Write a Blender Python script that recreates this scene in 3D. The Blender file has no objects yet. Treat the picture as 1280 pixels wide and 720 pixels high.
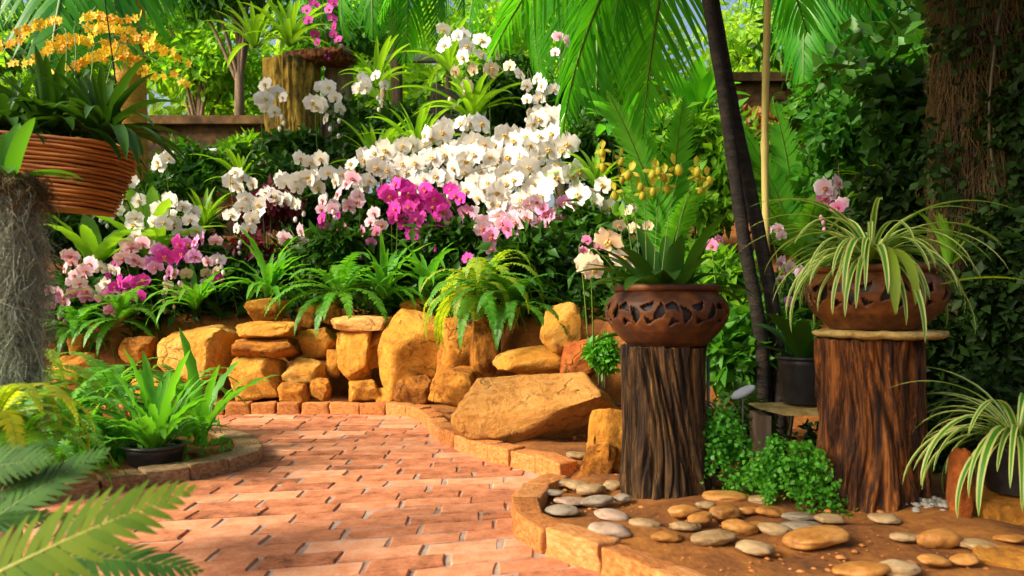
import bpy, bmesh, math, random
import numpy as np
from mathutils import Vector, Matrix, noise
from math import sin, cos, pi, radians
R = random.Random(7)
NR = np.random.RandomState(11)
scene = bpy.context.scene
COL = scene.collection
FPX, HZ, EYE = 950.0, 380.0, 0.8

def at(px, py, d):
    """a point seen at (px, py) of the 1280x720 photograph, d metres away"""
    return Vector(((px - 640) / FPX * d, d, EYE + (HZ - py) / FPX * d))

def U(a, b): return R.uniform(a, b)

# ------------------------------------------------------------------ mesh building
class MB:
    def __init__(s): s.v, s.f, s.m = [], [], []
    def add(s, vs, fs, mat=0):
        o = len(s.v); s.v += [tuple(v) for v in vs]
        s.f += [tuple(i + o for i in f) for f in fs]; s.m += [mat] * len(fs)
    def tube(s, pts, rad, n=6, mat=0, cap=True):
        pts = [Vector(p) for p in pts]; k = len(pts)
        if not hasattr(rad, '__len__'): rad = [rad] * k
        vs, fs = [], []
        a = None
        for i, p in enumerate(pts):
            t = (pts[min(i + 1, k - 1)] - pts[max(i - 1, 0)])
            t = t.normalized() if t.length > 1e-9 else Vector((0, 0, 1))
            if a is None:
                a = t.orthogonal().normalized()
            else:
                a = (a - t * a.dot(t)); a = a.normalized() if a.length > 1e-6 else t.orthogonal().normalized()
            b = t.cross(a)
            for j in range(n):
                q = 2 * pi * j / n
                vs.append(p + (a * cos(q) + b * sin(q)) * rad[i])
        for i in range(k - 1):
            for j in range(n):
                fs.append((i * n + j, i * n + (j + 1) % n, (i + 1) * n + (j + 1) % n, (i + 1) * n + j))
        if cap:
            fs.append(tuple(range(n))[::-1]); fs.append(tuple(range((k - 1) * n, k * n)))
        s.add(vs, fs, mat)
    def lathe(s, prof, n=48, mat=0, close=False):
        k = len(prof); vs = [(r * cos(2 * pi * j / n), r * sin(2 * pi * j / n), z) for r, z in prof for j in range(n)]
        fs = [(i * n + j, i * n + (j + 1) % n, (i + 1) * n + (j + 1) % n, (i + 1) * n + j) for i in range(k - 1) for j in range(n)]
        if close: fs.append(tuple(range(n))[::-1]); fs.append(tuple(range((k - 1) * n, k * n)))
        s.add(vs, fs, mat)
    def box(s, c, h, mat=0, M=None):
        vs = [Vector((c[0] + x * h[0], c[1] + y * h[1], c[2] + z * h[2])) for x in (-1, 1) for y in (-1, 1) for z in (-1, 1)]
        if M: vs = [M @ v for v in vs]
        s.add(vs, [(0, 1, 3, 2), (4, 6, 7, 5), (0, 4, 5, 1), (2, 3, 7, 6), (0, 2, 6, 4), (1, 5, 7, 3)], mat)
    def mesh(s, name, smooth=True):
        me = bpy.data.meshes.new(name); me.from_pydata(s.v, [], s.f)
        if any(s.m): me.polygons.foreach_set('material_index', s.m)
        if smooth: me.polygons.foreach_set('use_smooth', [True] * len(s.f))
        me.update(); return me

def np_mesh(name, V, F, smooth=True, mi=None):
    """mesh from an (n,3) array and an (m,4) quad array"""
    me = bpy.data.meshes.new(name)
    me.vertices.add(len(V)); me.vertices.foreach_set('co', np.asarray(V, np.float32).ravel())
    me.loops.add(F.size); me.loops.foreach_set('vertex_index', np.asarray(F, np.int32).ravel())
    me.polygons.add(len(F)); me.polygons.foreach_set('loop_start', np.arange(0, F.size, F.shape[1], dtype=np.int32))
    if smooth: me.polygons.foreach_set('use_smooth', np.ones(len(F), bool))
    if mi is not None: me.polygons.foreach_set('material_index', np.asarray(mi, np.int32))
    me.update(calc_edges=True); me.validate(); return me

def setmats(me, mats):
    if not isinstance(mats, (list, tuple)): mats = [mats]
    if len(me.materials) == 0:
        for m in mats: me.materials.append(m)

def obj(name, me, mats=None, parent=None, M=None):
    if mats is not None: setmats(me, mats)
    o = bpy.data.objects.new(name, me); COL.objects.link(o)
    if parent: o.parent = parent
    if M is not None: o.matrix_basis = M
    return o

def tag(o, label, cat, group=None):
    o['label'] = label; o['category'] = cat
    if group: o['group'] = group
    return o

def thing(name, label, cat, loc=(0, 0, 0), group=None, rz=0):
    o = bpy.data.objects.new(name, None); COL.objects.link(o)
    o.empty_display_size = 0.1; o.location = loc; o.rotation_euler = (0, 0, rz)
    return tag(o, label, cat, group)

def struct(name, me, mats, kind='structure'):
    o = obj(name, me, mats); o['kind'] = kind; return o

def frame(x, zhint, loc=(0, 0, 0), s=1.0):
    """matrix whose X axis is x and whose Z axis is as near zhint as it can be"""
    x = Vector(x).normalized(); z = Vector(zhint); z = z - x * z.dot(x)
    z = z.normalized() if z.length > 1e-5 else x.orthogonal().normalized()
    y = z.cross(x); M = Matrix((x, y, z)).transposed().to_4x4()
    return Matrix.Translation(loc) @ M @ Matrix.Scale(s, 4)

def rotz(a, loc=(0, 0, 0), s=1.0, tilt=0.0):
    return Matrix.Translation(loc) @ Matrix.Rotation(a, 4, 'Z') @ Matrix.Rotation(tilt, 4, 'Y') @ Matrix.Scale(s, 4)

def crom(pts, per=6):
    pts = [Vector(p) for p in pts]
    P = [pts[0] * 2 - pts[1]] + pts + [pts[-1] * 2 - pts[-2]]
    out = []
    for i in range(1, len(P) - 2):
        for k in range(per):
            t = k / per; a, b, c, d = P[i - 1:i + 3]
            out.append(.5 * ((2 * b) + (c - a) * t + (2 * a - 5 * b + 4 * c - d) * t * t + (3 * b - a - 3 * c + d) * t ** 3))
    out.append(pts[-1].copy()); return out

# ------------------------------------------------------------------ materials
def newmat(name):
    m = bpy.data.materials.new(name); m.use_nodes = True
    nt = m.node_tree; nt.nodes.clear()
    return m, nt, nt.nodes.new, nt.links.new

def ramp(N, stops):
    r = N('ShaderNodeValToRGB'); e = r.color_ramp.elements
    while len(e) < len(stops): e.new(0.5)
    for i, (p, c) in enumerate(stops): e[i].position = p; e[i].color = (*c, 1)
    return r

def leafmat(name, c1, c2, rough=.45, trans=.4, tcol=None, spec=.4, nscale=6.0, band=None):
    m, nt, N, L = newmat(name)
    out = N('ShaderNodeOutputMaterial'); p = N('ShaderNodeBsdfPrincipled'); t = N('ShaderNodeBsdfTranslucent'); mx = N('ShaderNodeMixShader')
    g = N('ShaderNodeNewGeometry'); oi = N('ShaderNodeObjectInfo'); tc = N('ShaderNodeTexCoord')
    nz = N('ShaderNodeTexNoise'); nz.inputs['Scale'].default_value = nscale; nz.inputs['Detail'].default_value = 3
    L(tc.outputs['Object'], nz.inputs['Vector'])
    a = N('ShaderNodeMath'); a.operation = 'MULTIPLY_ADD'; a.inputs[1].default_value = .45; L(g.outputs['Random Per Island'], a.inputs[0])
    b = N('ShaderNodeMath'); b.operation = 'MULTIPLY_ADD'; b.inputs[1].default_value = .3; L(oi.outputs['Random'], b.inputs[0])
    c = N('ShaderNodeMath'); c.operation = 'MULTIPLY'; c.inputs[1].default_value = .35; L(nz.outputs['Fac'], c.inputs[0])
    L(c.outputs[0], b.inputs[2]); L(b.outputs[0], a.inputs[2])
    mid = tuple((x + y) / 2 for x, y in zip(c1, c2))
    r = ramp(N, [(.15, c1), (.5, mid), (.95, c2)]); L(a.outputs[0], r.inputs['Fac'])
    L(r.outputs[0], p.inputs['Base Color'])
    p.inputs['Roughness'].default_value = rough; p.inputs['Specular IOR Level'].default_value = spec
    mul = N('ShaderNodeMix'); mul.data_type = 'RGBA'; mul.blend_type = 'MULTIPLY'; mul.inputs[0].default_value = 1
    L(r.outputs[0], mul.inputs[6]); k = tcol or (1.7, 1.5, .6); mul.inputs[7].default_value = (*k, 1)
    L(mul.outputs[2], t.inputs['Color'])
    bm = N('ShaderNodeBump'); bm.inputs['Strength'].default_value = .25; bm.inputs['Distance'].default_value = .004
    n2 = N('ShaderNodeTexNoise'); n2.inputs['Scale'].default_value = nscale * 12; L(tc.outputs['Object'], n2.inputs['Vector'])
    L(n2.outputs['Fac'], bm.inputs['Height']); L(bm.outputs[0], p.inputs['Normal'])
    mx.inputs[0].default_value = trans
    L(p.outputs[0], mx.inputs[1]); L(t.outputs[0], mx.inputs[2]); L(mx.outputs[0], out.inputs[0])
    return m

def solidmat(name, stops, scale=8, rough=.8, bump=.5, bdist=.01, stretch=(1, 1, 1), detail=8, spec=.3, fine=6.0, island=0.0, speck=None, metal=0.0):
    """rough solid: noise colours, noise bump, a little of the thing's own tint"""
    m, nt, N, L = newmat(name)
    out = N('ShaderNodeOutputMaterial'); p = N('ShaderNodeBsdfPrincipled'); tc = N('ShaderNodeTexCoord'); oi = N('ShaderNodeObjectInfo')
    g = N('ShaderNodeNewGeometry')
    mp = N('ShaderNodeMapping'); mp.inputs['Scale'].default_value = stretch; L(tc.outputs['Object'], mp.inputs['Vector'])
    off = N('ShaderNodeMath'); off.operation = 'MULTIPLY'; off.inputs[1].default_value = 37; L(oi.outputs['Random'], off.inputs[0])
    cx = N('ShaderNodeCombineXYZ'); L(off.outputs[0], cx.inputs[0]); L(cx.outputs[0], mp.inputs['Location'])
    n1 = N('ShaderNodeTexNoise'); n1.inputs['Scale'].default_value = scale; n1.inputs['Detail'].default_value = detail; n1.inputs['Roughness'].default_value = .62
    n2 = N('ShaderNodeTexNoise'); n2.inputs['Scale'].default_value = scale * fine; n2.inputs['Detail'].default_value = 5
    L(mp.outputs[0], n1.inputs['Vector']); L(mp.outputs[0], n2.inputs['Vector'])
    a = N('ShaderNodeMath'); a.operation = 'MULTIPLY_ADD'; a.inputs[1].default_value = .3; L(n2.outputs['Fac'], a.inputs[0])
    b = N('ShaderNodeMath'); b.operation = 'MULTIPLY_ADD'; b.inputs[1].default_value = .85; L(n1.outputs['Fac'], b.inputs[0])
    c = N('ShaderNodeMath'); c.operation = 'MULTIPLY_ADD'; c.inputs[1].default_value = .16 if not island else island; c.inputs[2].default_value = -.15 if not island else -.07 - island / 2
    L(g.outputs['Random Per Island'] if island else oi.outputs['Random'], c.inputs[0])
    L(c.outputs[0], b.inputs[2]); L(b.outputs[0], a.inputs[2])
    r = ramp(N, stops); L(a.outputs[0], r.inputs['Fac'])
    L(r.outputs[0], p.inputs['Base Color'])
    p.inputs['Roughness'].default_value = rough; p.inputs['Specular IOR Level'].default_value = spec; p.inputs['Metallic'].default_value = metal
    bm = N('ShaderNodeBump'); bm.inputs['Strength'].default_value = bump; bm.inputs['Distance'].default_value = bdist
    L(a.outputs[0], bm.inputs['Height']); L(bm.outputs[0], p.inputs['Normal']); L(p.outputs[0], out.inputs[0])
    return m

def petalmat(name, c_edge, c_mid, trans=.3):
    """petal: one colour towards the heart of the flower, another at the rim"""
    m, nt, N, L = newmat(name)
    out = N('ShaderNodeOutputMaterial'); p = N('ShaderNodeBsdfPrincipled'); t = N('ShaderNodeBsdfTranslucent'); mx = N('ShaderNodeMixShader')
    tc = N('ShaderNodeTexCoord'); ln = N('ShaderNodeVectorMath'); ln.operation = 'LENGTH'; L(tc.outputs['Object'], ln.inputs[0])
    oi = N('ShaderNodeObjectInfo'); a = N('ShaderNodeMath'); a.operation = 'MULTIPLY_ADD'; a.inputs[1].default_value = .25
    L(oi.outputs['Random'], a.inputs[0]); L(ln.outputs['Value'], a.inputs[2])
    r = ramp(N, [(.1, c_mid), (.65, c_edge)]); L(a.outputs[0], r.inputs['Fac'])
    L(r.outputs[0], p.inputs['Base Color']); L(r.outputs[0], t.inputs['Color'])
    p.inputs['Roughness'].default_value = .5; p.inputs['Specular IOR Level'].default_value = .25
    mx.inputs[0].default_value = trans
    L(p.outputs[0], mx.inputs[1]); L(t.outputs[0], mx.inputs[2]); L(mx.outputs[0], out.inputs[0])
    return m

M = {}
M['leaf_bright'] = leafmat('bright leaf', (.07, .26, .012), (.26, .48, .03), trans=.5)
M['leaf_sun'] = leafmat('sunlit far leaf', (.07, .33, .010), (.38, .58, .04), trans=.55)
M['leaf_lime'] = leafmat('lime leaf', (.16, .36, .015), (.42, .52, .04), trans=.5)
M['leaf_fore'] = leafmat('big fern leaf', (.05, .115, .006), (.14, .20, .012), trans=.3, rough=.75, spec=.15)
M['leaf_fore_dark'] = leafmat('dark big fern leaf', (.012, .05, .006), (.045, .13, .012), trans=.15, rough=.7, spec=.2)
M['leaf_mid'] = leafmat('mid green leaf', (.03, .15, .012), (.09, .29, .02), trans=.4)
M['leaf_fresh'] = leafmat('fresh fern leaf', (.03, .22, .015), (.14, .42, .03), trans=.45)
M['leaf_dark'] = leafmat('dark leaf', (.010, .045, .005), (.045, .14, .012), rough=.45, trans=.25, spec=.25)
M['leaf_shaded_dark'] = leafmat('dark leaf with shade in its colour', (.006, .018, .003), (.024, .06, .008), rough=.55, trans=.12, spec=.15)  # dark foliage, base colour lowered further to stand in for overhead shade
M['leaf_olive'] = leafmat('olive fern leaf', (.10, .22, .015), (.30, .40, .03), trans=.45)
M['leaf_red'] = leafmat('wine red leaf', (.06, .005, .012), (.22, .015, .04), trans=.25, tcol=(1.4, .7, .8))
M['leaf_brown'] = leafmat('dry leaf', (.16, .06, .015), (.42, .20, .04), trans=.25)
M['leaf_cream'] = leafmat('cream leaf edge', (.34, .42, .08), (.60, .62, .22), trans=.35, tcol=(1.1, 1.1, .8))
M['leaf_palm'] = leafmat('palm leaf', (.02, .20, .01), (.12, .46, .02), trans=.55, rough=.35)
M['stem_green'] = leafmat('green stem', (.06, .14, .015), (.14, .24, .03), trans=.1)
M['stem_dark'] = leafmat('dark stem', (.03, .03, .01), (.09, .07, .02), trans=.0)
M['rachis'] = leafmat('frond rib', (.22, .26, .03), (.40, .36, .05), trans=.1)
M['moss_grey'] = leafmat('grey spanish moss', (.12, .14, .08), (.52, .56, .43), rough=.9, trans=.2, tcol=(1, 1, .95))
M['moss_brown'] = leafmat('brown root moss', (.07, .045, .015), (.25, .16, .055), rough=.9, trans=.1, tcol=(1, 1, .9))
M['rock'] = solidmat('ochre rock', [(.25, (.10, .03, .006)), (.43, (.46, .17, .018)), (.58, (.66, .28, .03)), (.8, (.76, .44, .10))], scale=6, bump=1.0, bdist=.035, rough=.9)
M['rock_red'] = solidmat('red rock', [(.25, (.14, .03, .01)), (.45, (.5, .13, .025)), (.75, (.62, .26, .06))], scale=6, bump=.9, bdist=.02, rough=.9)
M['rock_pink'] = solidmat('pinkish boulder', [(.28, (.14, .045, .01)), (.43, (.54, .22, .035)), (.6, (.70, .34, .08)), (.8, (.76, .48, .2))], scale=5, bump=1.0, bdist=.035, rough=.9)
M['cobble_tan'] = solidmat('tan river stone', [(.25, (.14, .08, .03)), (.5, (.31, .20, .09)), (.8, (.46, .34, .19))], scale=14, bump=.3, rough=.55)
M['cobble_grey'] = solidmat('grey river stone', [(.25, (.10, .075, .05)), (.5, (.24, .19, .13)), (.8, (.38, .32, .24))], scale=14, bump=.3, rough=.55)
M['cobble_orange'] = solidmat('orange river stone', [(.25, (.13, .05, .01)), (.5, (.35, .15, .03)), (.8, (.52, .28, .08))], scale=14, bump=.3, rough=.55)
M['cobble_pale'] = solidmat('pale pink river stone', [(.25, (.24, .15, .09)), (.5, (.42, .29, .20)), (.8, (.54, .43, .33))], scale=14, bump=.3, rough=.55)
M['soil'] = solidmat('orange garden soil', [(.25, (.06, .02, .005)), (.45, (.20, .07, .012)), (.62, (.32, .125, .02)), (.8, (.42, .2, .05))], scale=5, bump=.8, bdist=.02, rough=.95, fine=9)
M['ground'] = solidmat('dark ground', [(.3, (.06, .04, .015)), (.7, (.16, .10, .03))], scale=3, bump=.6, rough=.95)
M['brick'] = solidmat('salmon paving brick', [(.20, (.13, .045, .02)), (.38, (.40, .135, .055)), (.58, (.56, .225, .105)), (.76, (.62, .32, .18)), (.92, (.50, .35, .27))], scale=12, bump=.8, bdist=.007, rough=.8, island=.34, fine=7)
M['mortar'] = solidmat('grey mortar', [(.3, (.14, .08, .05)), (.5, (.34, .23, .17)), (.75, (.48, .40, .33))], scale=6, bump=.6, bdist=.01, rough=.95)
M['edge'] = solidmat('orange edging brick', [(.25, (.15, .045, .01)), (.45, (.42, .145, .03)), (.62, (.54, .235, .07)), (.82, (.62, .37, .19))], scale=9, bump=.7, bdist=.01, rough=.85)
M['edge_old'] = solidmat('mossy old edging brick', [(.28, (.10, .06, .03)), (.5, (.30, .17, .08)), (.66, (.40, .30, .17)), (.85, (.24, .22, .08))], scale=9, bump=.7, bdist=.01, rough=.9)
M['wood_old'] = solidmat('weathered stump wood', [(.38, (.006, .003, .0015)), (.49, (.04, .019, .006)), (.61, (.14, .07, .02)), (.82, (.38, .23, .08))], scale=34, bump=1, bdist=.025, stretch=(1, 1, .055), rough=.9)
M['wood_red'] = solidmat('reddish stump wood', [(.38, (.007, .002, .001)), (.49, (.06, .019, .004)), (.61, (.21, .068, .011)), (.82, (.42, .19, .04))], scale=32, bump=1, bdist=.02, stretch=(1, 1, .07), rough=.9)
M['slab'] = solidmat('mossy slab', [(.3, (.10, .06, .02)), (.5, (.34, .23, .07)), (.7, (.50, .38, .15))], scale=14, bump=.7, bdist=.01, rough=.9)
M['terracotta'] = solidmat('brown glazed terracotta', [(.3, (.020, .008, .004)), (.48, (.075, .024, .007)), (.75, (.26, .09, .018))], scale=6, bump=.3, rough=.55, spec=.35)
M['black_plastic'] = solidmat('black plant pot plastic', [(.3, (.012, .012, .013)), (.7, (.035, .035, .038))], scale=20, bump=.1, rough=.4)
M['basket'] = solidmat('orange basket wood', [(.28, (.05, .012, .003)), (.46, (.22, .07, .010)), (.63, (.40, .14, .02)), (.85, (.52, .26, .055))], scale=22, bump=.5, bdist=.005, stretch=(.1, .1, 1.5), rough=.65)
M['bark_palm'] = solidmat('orange palm bark', [(.3, (.20, .08, .015)), (.5, (.46, .22, .03)), (.7, (.58, .34, .07))], scale=8, bump=.8, bdist=.02, stretch=(1, 1, 3), rough=.9)
M['bark_dark'] = solidmat('dark bark', [(.35, (.005, .004, .003)), (.52, (.016, .011, .007)), (.85, (.08, .055, .03))], scale=14, bump=1, bdist=.015, stretch=(.6, .6, 2.2), rough=.85)
M['bark_grey'] = solidmat('grey brown bark', [(.3, (.07, .045, .025)), (.5, (.18, .12, .07)), (.8, (.32, .24, .16))], scale=12, bump=.8, bdist=.01, stretch=(1, 1, .3), rough=.9)
M['bamboo'] = solidmat('yellow bamboo', [(.3, (.26, .24, .05)), (.6, (.46, .37, .10)), (.8, (.54, .45, .18))], scale=12, bump=.2, stretch=(1, 1, .2), rough=.5)
M['pillar'] = solidmat('mossy ochre pillar', [(.36, (.010, .008, .003)), (.48, (.07, .05, .010)), (.60, (.28, .17, .02)), (.8, (.46, .32, .06))], scale=6, stretch=(1, 1, .45), bump=.9, bdist=.03, rough=.95)
M['oldwall'] = solidmat('stained brown wall', [(.30, (.012, .008, .004)), (.46, (.06, .032, .012)), (.62, (.15, .08, .028)), (.85, (.22, .15, .07))], scale=3.5, bump=.6, bdist=.02, rough=.95)
M['metal'] = solidmat('dull grey metal', [(.3, (.05, .055, .05)), (.7, (.16, .17, .16))], scale=20, bump=.2, rough=.5, metal=.3)
M['pipe'] = solidmat('pale blue grey pipe', [(.3, (.34, .40, .46)), (.7, (.5, .56, .62))], scale=10, bump=.1, rough=.4)
M['white_bit'] = solidmat('white gravel', [(.3, (.16, .15, .12)), (.7, (.42, .40, .35))], scale=20, bump=.2, rough=.7)
def rockmat(name, stops, stain=(.10, .045, .012), moss=(.10, .10, .02), mossy=.25):
    """fractured sandstone: mottled colour, brown stains, cracks, grain, its own tint"""
    m, nt, N, L = newmat(name)
    out = N('ShaderNodeOutputMaterial'); p = N('ShaderNodeBsdfPrincipled'); tc = N('ShaderNodeTexCoord'); oi = N('ShaderNodeObjectInfo')
    mp = N('ShaderNodeMapping'); L(tc.outputs['Object'], mp.inputs['Vector'])
    off = N('ShaderNodeMath'); off.operation = 'MULTIPLY'; off.inputs[1].default_value = 41; L(oi.outputs['Random'], off.inputs[0])
    cx = N('ShaderNodeCombineXYZ'); L(off.outputs[0], cx.inputs[0]); L(off.outputs[0], cx.inputs[1]); L(cx.outputs[0], mp.inputs['Location']); L(cx.outputs[0], mp.inputs['Rotation'])
    def noise_(sc, det, ro=.6, dist=0):
        n = N('ShaderNodeTexNoise'); n.inputs['Scale'].default_value = sc; n.inputs['Detail'].default_value = det; n.inputs['Roughness'].default_value = ro; n.inputs['Distortion'].default_value = dist
        L(mp.outputs[0], n.inputs['Vector']); return n.outputs['Fac']
    def ma(op, a, b, c=None):
        n = N('ShaderNodeMath'); n.operation = op
        for i, v in enumerate((a, b, c)):
            if v is None: continue
            if isinstance(v, (int, float)): n.inputs[i].default_value = v
            else: L(v, n.inputs[i])
        return n.outputs[0]
    big = noise_(6, 9, .68, .2); fine = noise_(46, 6, .75); st = noise_(8, 5, .6, 1.2); lay = N('ShaderNodeTexWave'); lay.bands_direction = 'Z'
    lay.inputs['Scale'].default_value = 6; lay.inputs['Distortion'].default_value = 9; lay.inputs['Detail'].default_value = 4; lay.inputs['Detail Scale'].default_value = 1.5; L(mp.outputs[0], lay.inputs['Vector'])
    f = ma('MULTIPLY_ADD', big, .7, ma('MULTIPLY_ADD', fine, .38, ma('MULTIPLY_ADD', oi.outputs['Random'], .34, ma('MULTIPLY_ADD', lay.outputs['Fac'], .05, -.25))))
    r = ramp(N, stops); L(f, r.inputs['Fac'])
    def mix(fac, a, b):
        n = N('ShaderNodeMix'); n.data_type = 'RGBA'; L(fac, n.inputs[0]); L(a, n.inputs[6]); n.inputs[7].default_value = (*b, 1); return n.outputs[2]
    s1 = ramp(N, [(.55, (0, 0, 0)), (.72, (.75, .75, .75))]); L(st, s1.inputs['Fac'])
    c = mix(s1.outputs[0], r.outputs[0], stain)
    vo = N('ShaderNodeTexVoronoi'); vo.feature = 'DISTANCE_TO_EDGE'; vo.inputs['Scale'].default_value = 3.0
    dv = N('ShaderNodeVectorMath'); dv.operation = 'MULTIPLY_ADD'; nz = N('ShaderNodeTexNoise'); nz.inputs['Scale'].default_value = 5; nz.inputs['Detail'].default_value = 5; L(mp.outputs[0], nz.inputs['Vector'])
    L(nz.outputs['Color'], dv.inputs[0]); dv.inputs[1].default_value = (.35, .35, .35); L(mp.outputs[0], dv.inputs[2]); L(dv.outputs[0], vo.inputs['Vector'])
    cr = ramp(N, [(.0, (1, 1, 1)), (.045, (0, 0, 0))]); L(vo.outputs['Distance'], cr.inputs['Fac'])
    ck = ma('MULTIPLY', cr.outputs[0], ma('GREATER_THAN', noise_(3, 3), .56))
    c = mix(ma('MULTIPLY', ck, .35), c, (.06, .02, .005))
    m2 = ramp(N, [(.6, (0, 0, 0)), (.75, (mossy * 2,) * 3)]); L(noise_(11, 6, .7), m2.inputs['Fac']); c = mix(m2.outputs[0], c, moss)
    L(c, p.inputs['Base Color']); p.inputs['Roughness'].default_value = .92; p.inputs['Specular IOR Level'].default_value = .2
    bm = N('ShaderNodeBump'); bm.inputs['Strength'].default_value = 1; bm.inputs['Distance'].default_value = .045
    h = ma('MULTIPLY_ADD', big, .9, ma('MULTIPLY_ADD', fine, .5, ma('MULTIPLY_ADD', ck, -.3, ma('MULTIPLY', lay.outputs['Fac'], .04))))
    L(h, bm.inputs['Height']); L(bm.outputs[0], p.inputs['Normal']); L(p.outputs[0], out.inputs[0])
    return m
M['rock'] = rockmat('ochre rock', [(.22, (.13, .04, .008)), (.42, (.50, .19, .022)), (.58, (.68, .31, .04)), (.8, (.76, .47, .14))])
M['rock_red'] = rockmat('red rock', [(.22, (.09, .02, .006)), (.45, (.42, .105, .018)), (.75, (.58, .23, .05))])
M['rock_pink'] = rockmat('pinkish boulder', [(.1, (.22, .08, .015)), (.3, (.62, .28, .06)), (.52, (.74, .40, .12)), (.75, (.78, .54, .28))], stain=(.3, .12, .03), mossy=.05)
P = {}
P['white'] = petalmat('white petal', (.87, .84, .80), (.86, .82, .72))
P['cream'] = petalmat('cream petal', (.85, .72, .55), (.82, .60, .35))
P['blush'] = petalmat('blush petal', (.88, .74, .76), (.80, .35, .55))
P['pink'] = petalmat('pink petal', (.82, .36, .56), (.74, .14, .42))
P['mauve'] = petalmat('mauve petal', (.80, .44, .72), (.62, .12, .50))
P['magenta'] = petalmat('magenta petal', (.72, .07, .46), (.58, .02, .34))
P['yellow'] = petalmat('yellow petal', (.86, .68, .05), (.80, .48, .02), .45)
P['orange'] = petalmat('orange petal', (.86, .56, .04), (.78, .34, .01), .45)
P['slip'] = petalmat('slipper petal', (.56, .48, .03), (.42, .42, .04))
P['lip_y'] = petalmat('yellow lip', (.80, .66, .30), (.76, .5, .10))
P['lip_m'] = petalmat('magenta lip', (.55, .02, .22), (.7, .3, .05))
# ------------------------------------------------------------------ leaves, fronds, flowers (shared meshes)
def curve_pts(L, a0, a1, n, pw=1.0):
    pts = [Vector((0, 0, 0))]; an = []
    for i in range(n):
        a = a0 + (a1 - a0) * ((i + .5) / n) ** pw
        pts.append(pts[-1] + Vector((cos(a), 0, sin(a))) * (L / n)); an.append(a)
    an.append(a1); return pts, an

def strap_mesh(name, L, W, a0, a1, fold=.25, n=10, prof=None, cols=2, stripe=False, wave=0.0, pw=1.0, twist=0.0):
    prof = prof or (lambda t: min(1, .45 + 3 * t) * (1 - t ** 4) ** .8 + .02)
    pts, an = curve_pts(L, a0, a1, n, pw); mb = MB(); vs = []; fs = []; mi = []
    ph = U(0, 6)
    for i, p in enumerate(pts):
        t = i / n; w = max(W * .5 * prof(t), .0006); nrm = Vector((-sin(an[i]), 0, cos(an[i])))
        tw = twist * t; side = Vector((0, 1, 0)) * cos(tw) + nrm * sin(tw)
        for c in range(cols + 1):
            s = 2 * c / cols - 1
            vs.append(p + side * (w * s) + nrm * (abs(s) * w * fold + (wave * w * sin(ph + t * 34 + (s > 0) * 1.3) * abs(s))))
    k = cols + 1
    for i in range(n):
        for c in range(cols):
            fs.append((i * k + c, i * k + c + 1, (i + 1) * k + c + 1, (i + 1) * k + c))
            mi.append(1 if stripe and c in (0, cols - 1) else 0)
    mb.add(vs, fs); mb.m = mi
    return mb.mesh(name)

def frond_mesh(name, L, n, pl, pw, a0, a1, sweep=70, hang=.35, prof=None, seg=3, bare=.06, jit=.12, r=.004, lift=.15, point=1.0, pwr=1.0):
    """a pinnate frond growing along +X from its base"""
    prof = prof or (lambda t: (min(1, .45 + 2.2 * t)) * (1 - t ** 2.2) ** .9 + .06)
    K = 16; pts, an = curve_pts(L, a0, a1, K, pwr); mb = MB()
    mb.tube(pts, [r * (1 - .8 * i / K) for i in range(K + 1)], 4, 1)
    def ev(t):
        q = min(t * K, K - 1e-4); i = int(q); f = q - i
        return pts[i].lerp(pts[i + 1], f), an[i] * (1 - f) + an[i + 1] * f
    for i in range(n):
        t = bare + (1 - bare) * (i + .5) / n
        for sd in (-1, 1):
            if R.random() < .02: continue
            p, a = ev(min(1, t + (sd * .25) / n))
            T = Vector((cos(a), 0, sin(a))); S = Vector((0, sd, 0)); Nn = Vector((-sin(a), 0, cos(a)))
            sw = radians(sweep * (1 - .35 * t)) + U(-jit, jit)
            D = (S * sin(sw) + T * cos(sw) + Nn * (lift + U(-jit, jit))).normalized()
            l = pl * prof(t) * U(.9, 1.08); w = pw * (.55 + .45 * prof(t)) * .5
            vs = []; fs = []; q = p.copy(); Wd = (T - D * T.dot(D)).normalized()
            for k in range(seg + 1):
                s = k / seg; ww = w * ((1 - s ** (2.2 * point)) ** .8 * min(1, .65 + 1.5 * s)) + .0004
                vs += [q - Wd * ww, q + Wd * ww + Nn * ww * .25]
                D2 = (D + Vector((0, 0, -1)) * hang * (s + .15) * 1.6).normalized(); q = q + D2 * (l / seg)
            for k in range(seg): fs.append((2 * k, 2 * k + 1, 2 * k + 3, 2 * k + 2))
            mb.add(vs, fs)
    return mb.mesh(name)

LEAF_T = np.array([(0, 0, 0), (.42, .5, .10), (.5, 0, -.03), (.42, -.5, .10), (1, 0, -.08)], np.float32)
LEAF_F = np.array([(0, 2, 4, 1), (0, 3, 4, 2)], np.int32)
ROUND_T = np.array([(0, 0, 0), (.25, .34, .05), (.62, .46, .06), (.3, 0, 0), (.65, 0, -.02), (1, 0, -.06), (.25, -.34, .05), (.62, -.46, .06)], np.float32)
ROUND_F = np.array([(0, 3, 4, 1), (1, 4, 5, 2), (0, 6, 4, 3), (6, 7, 5, 4)], np.int32)

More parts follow.
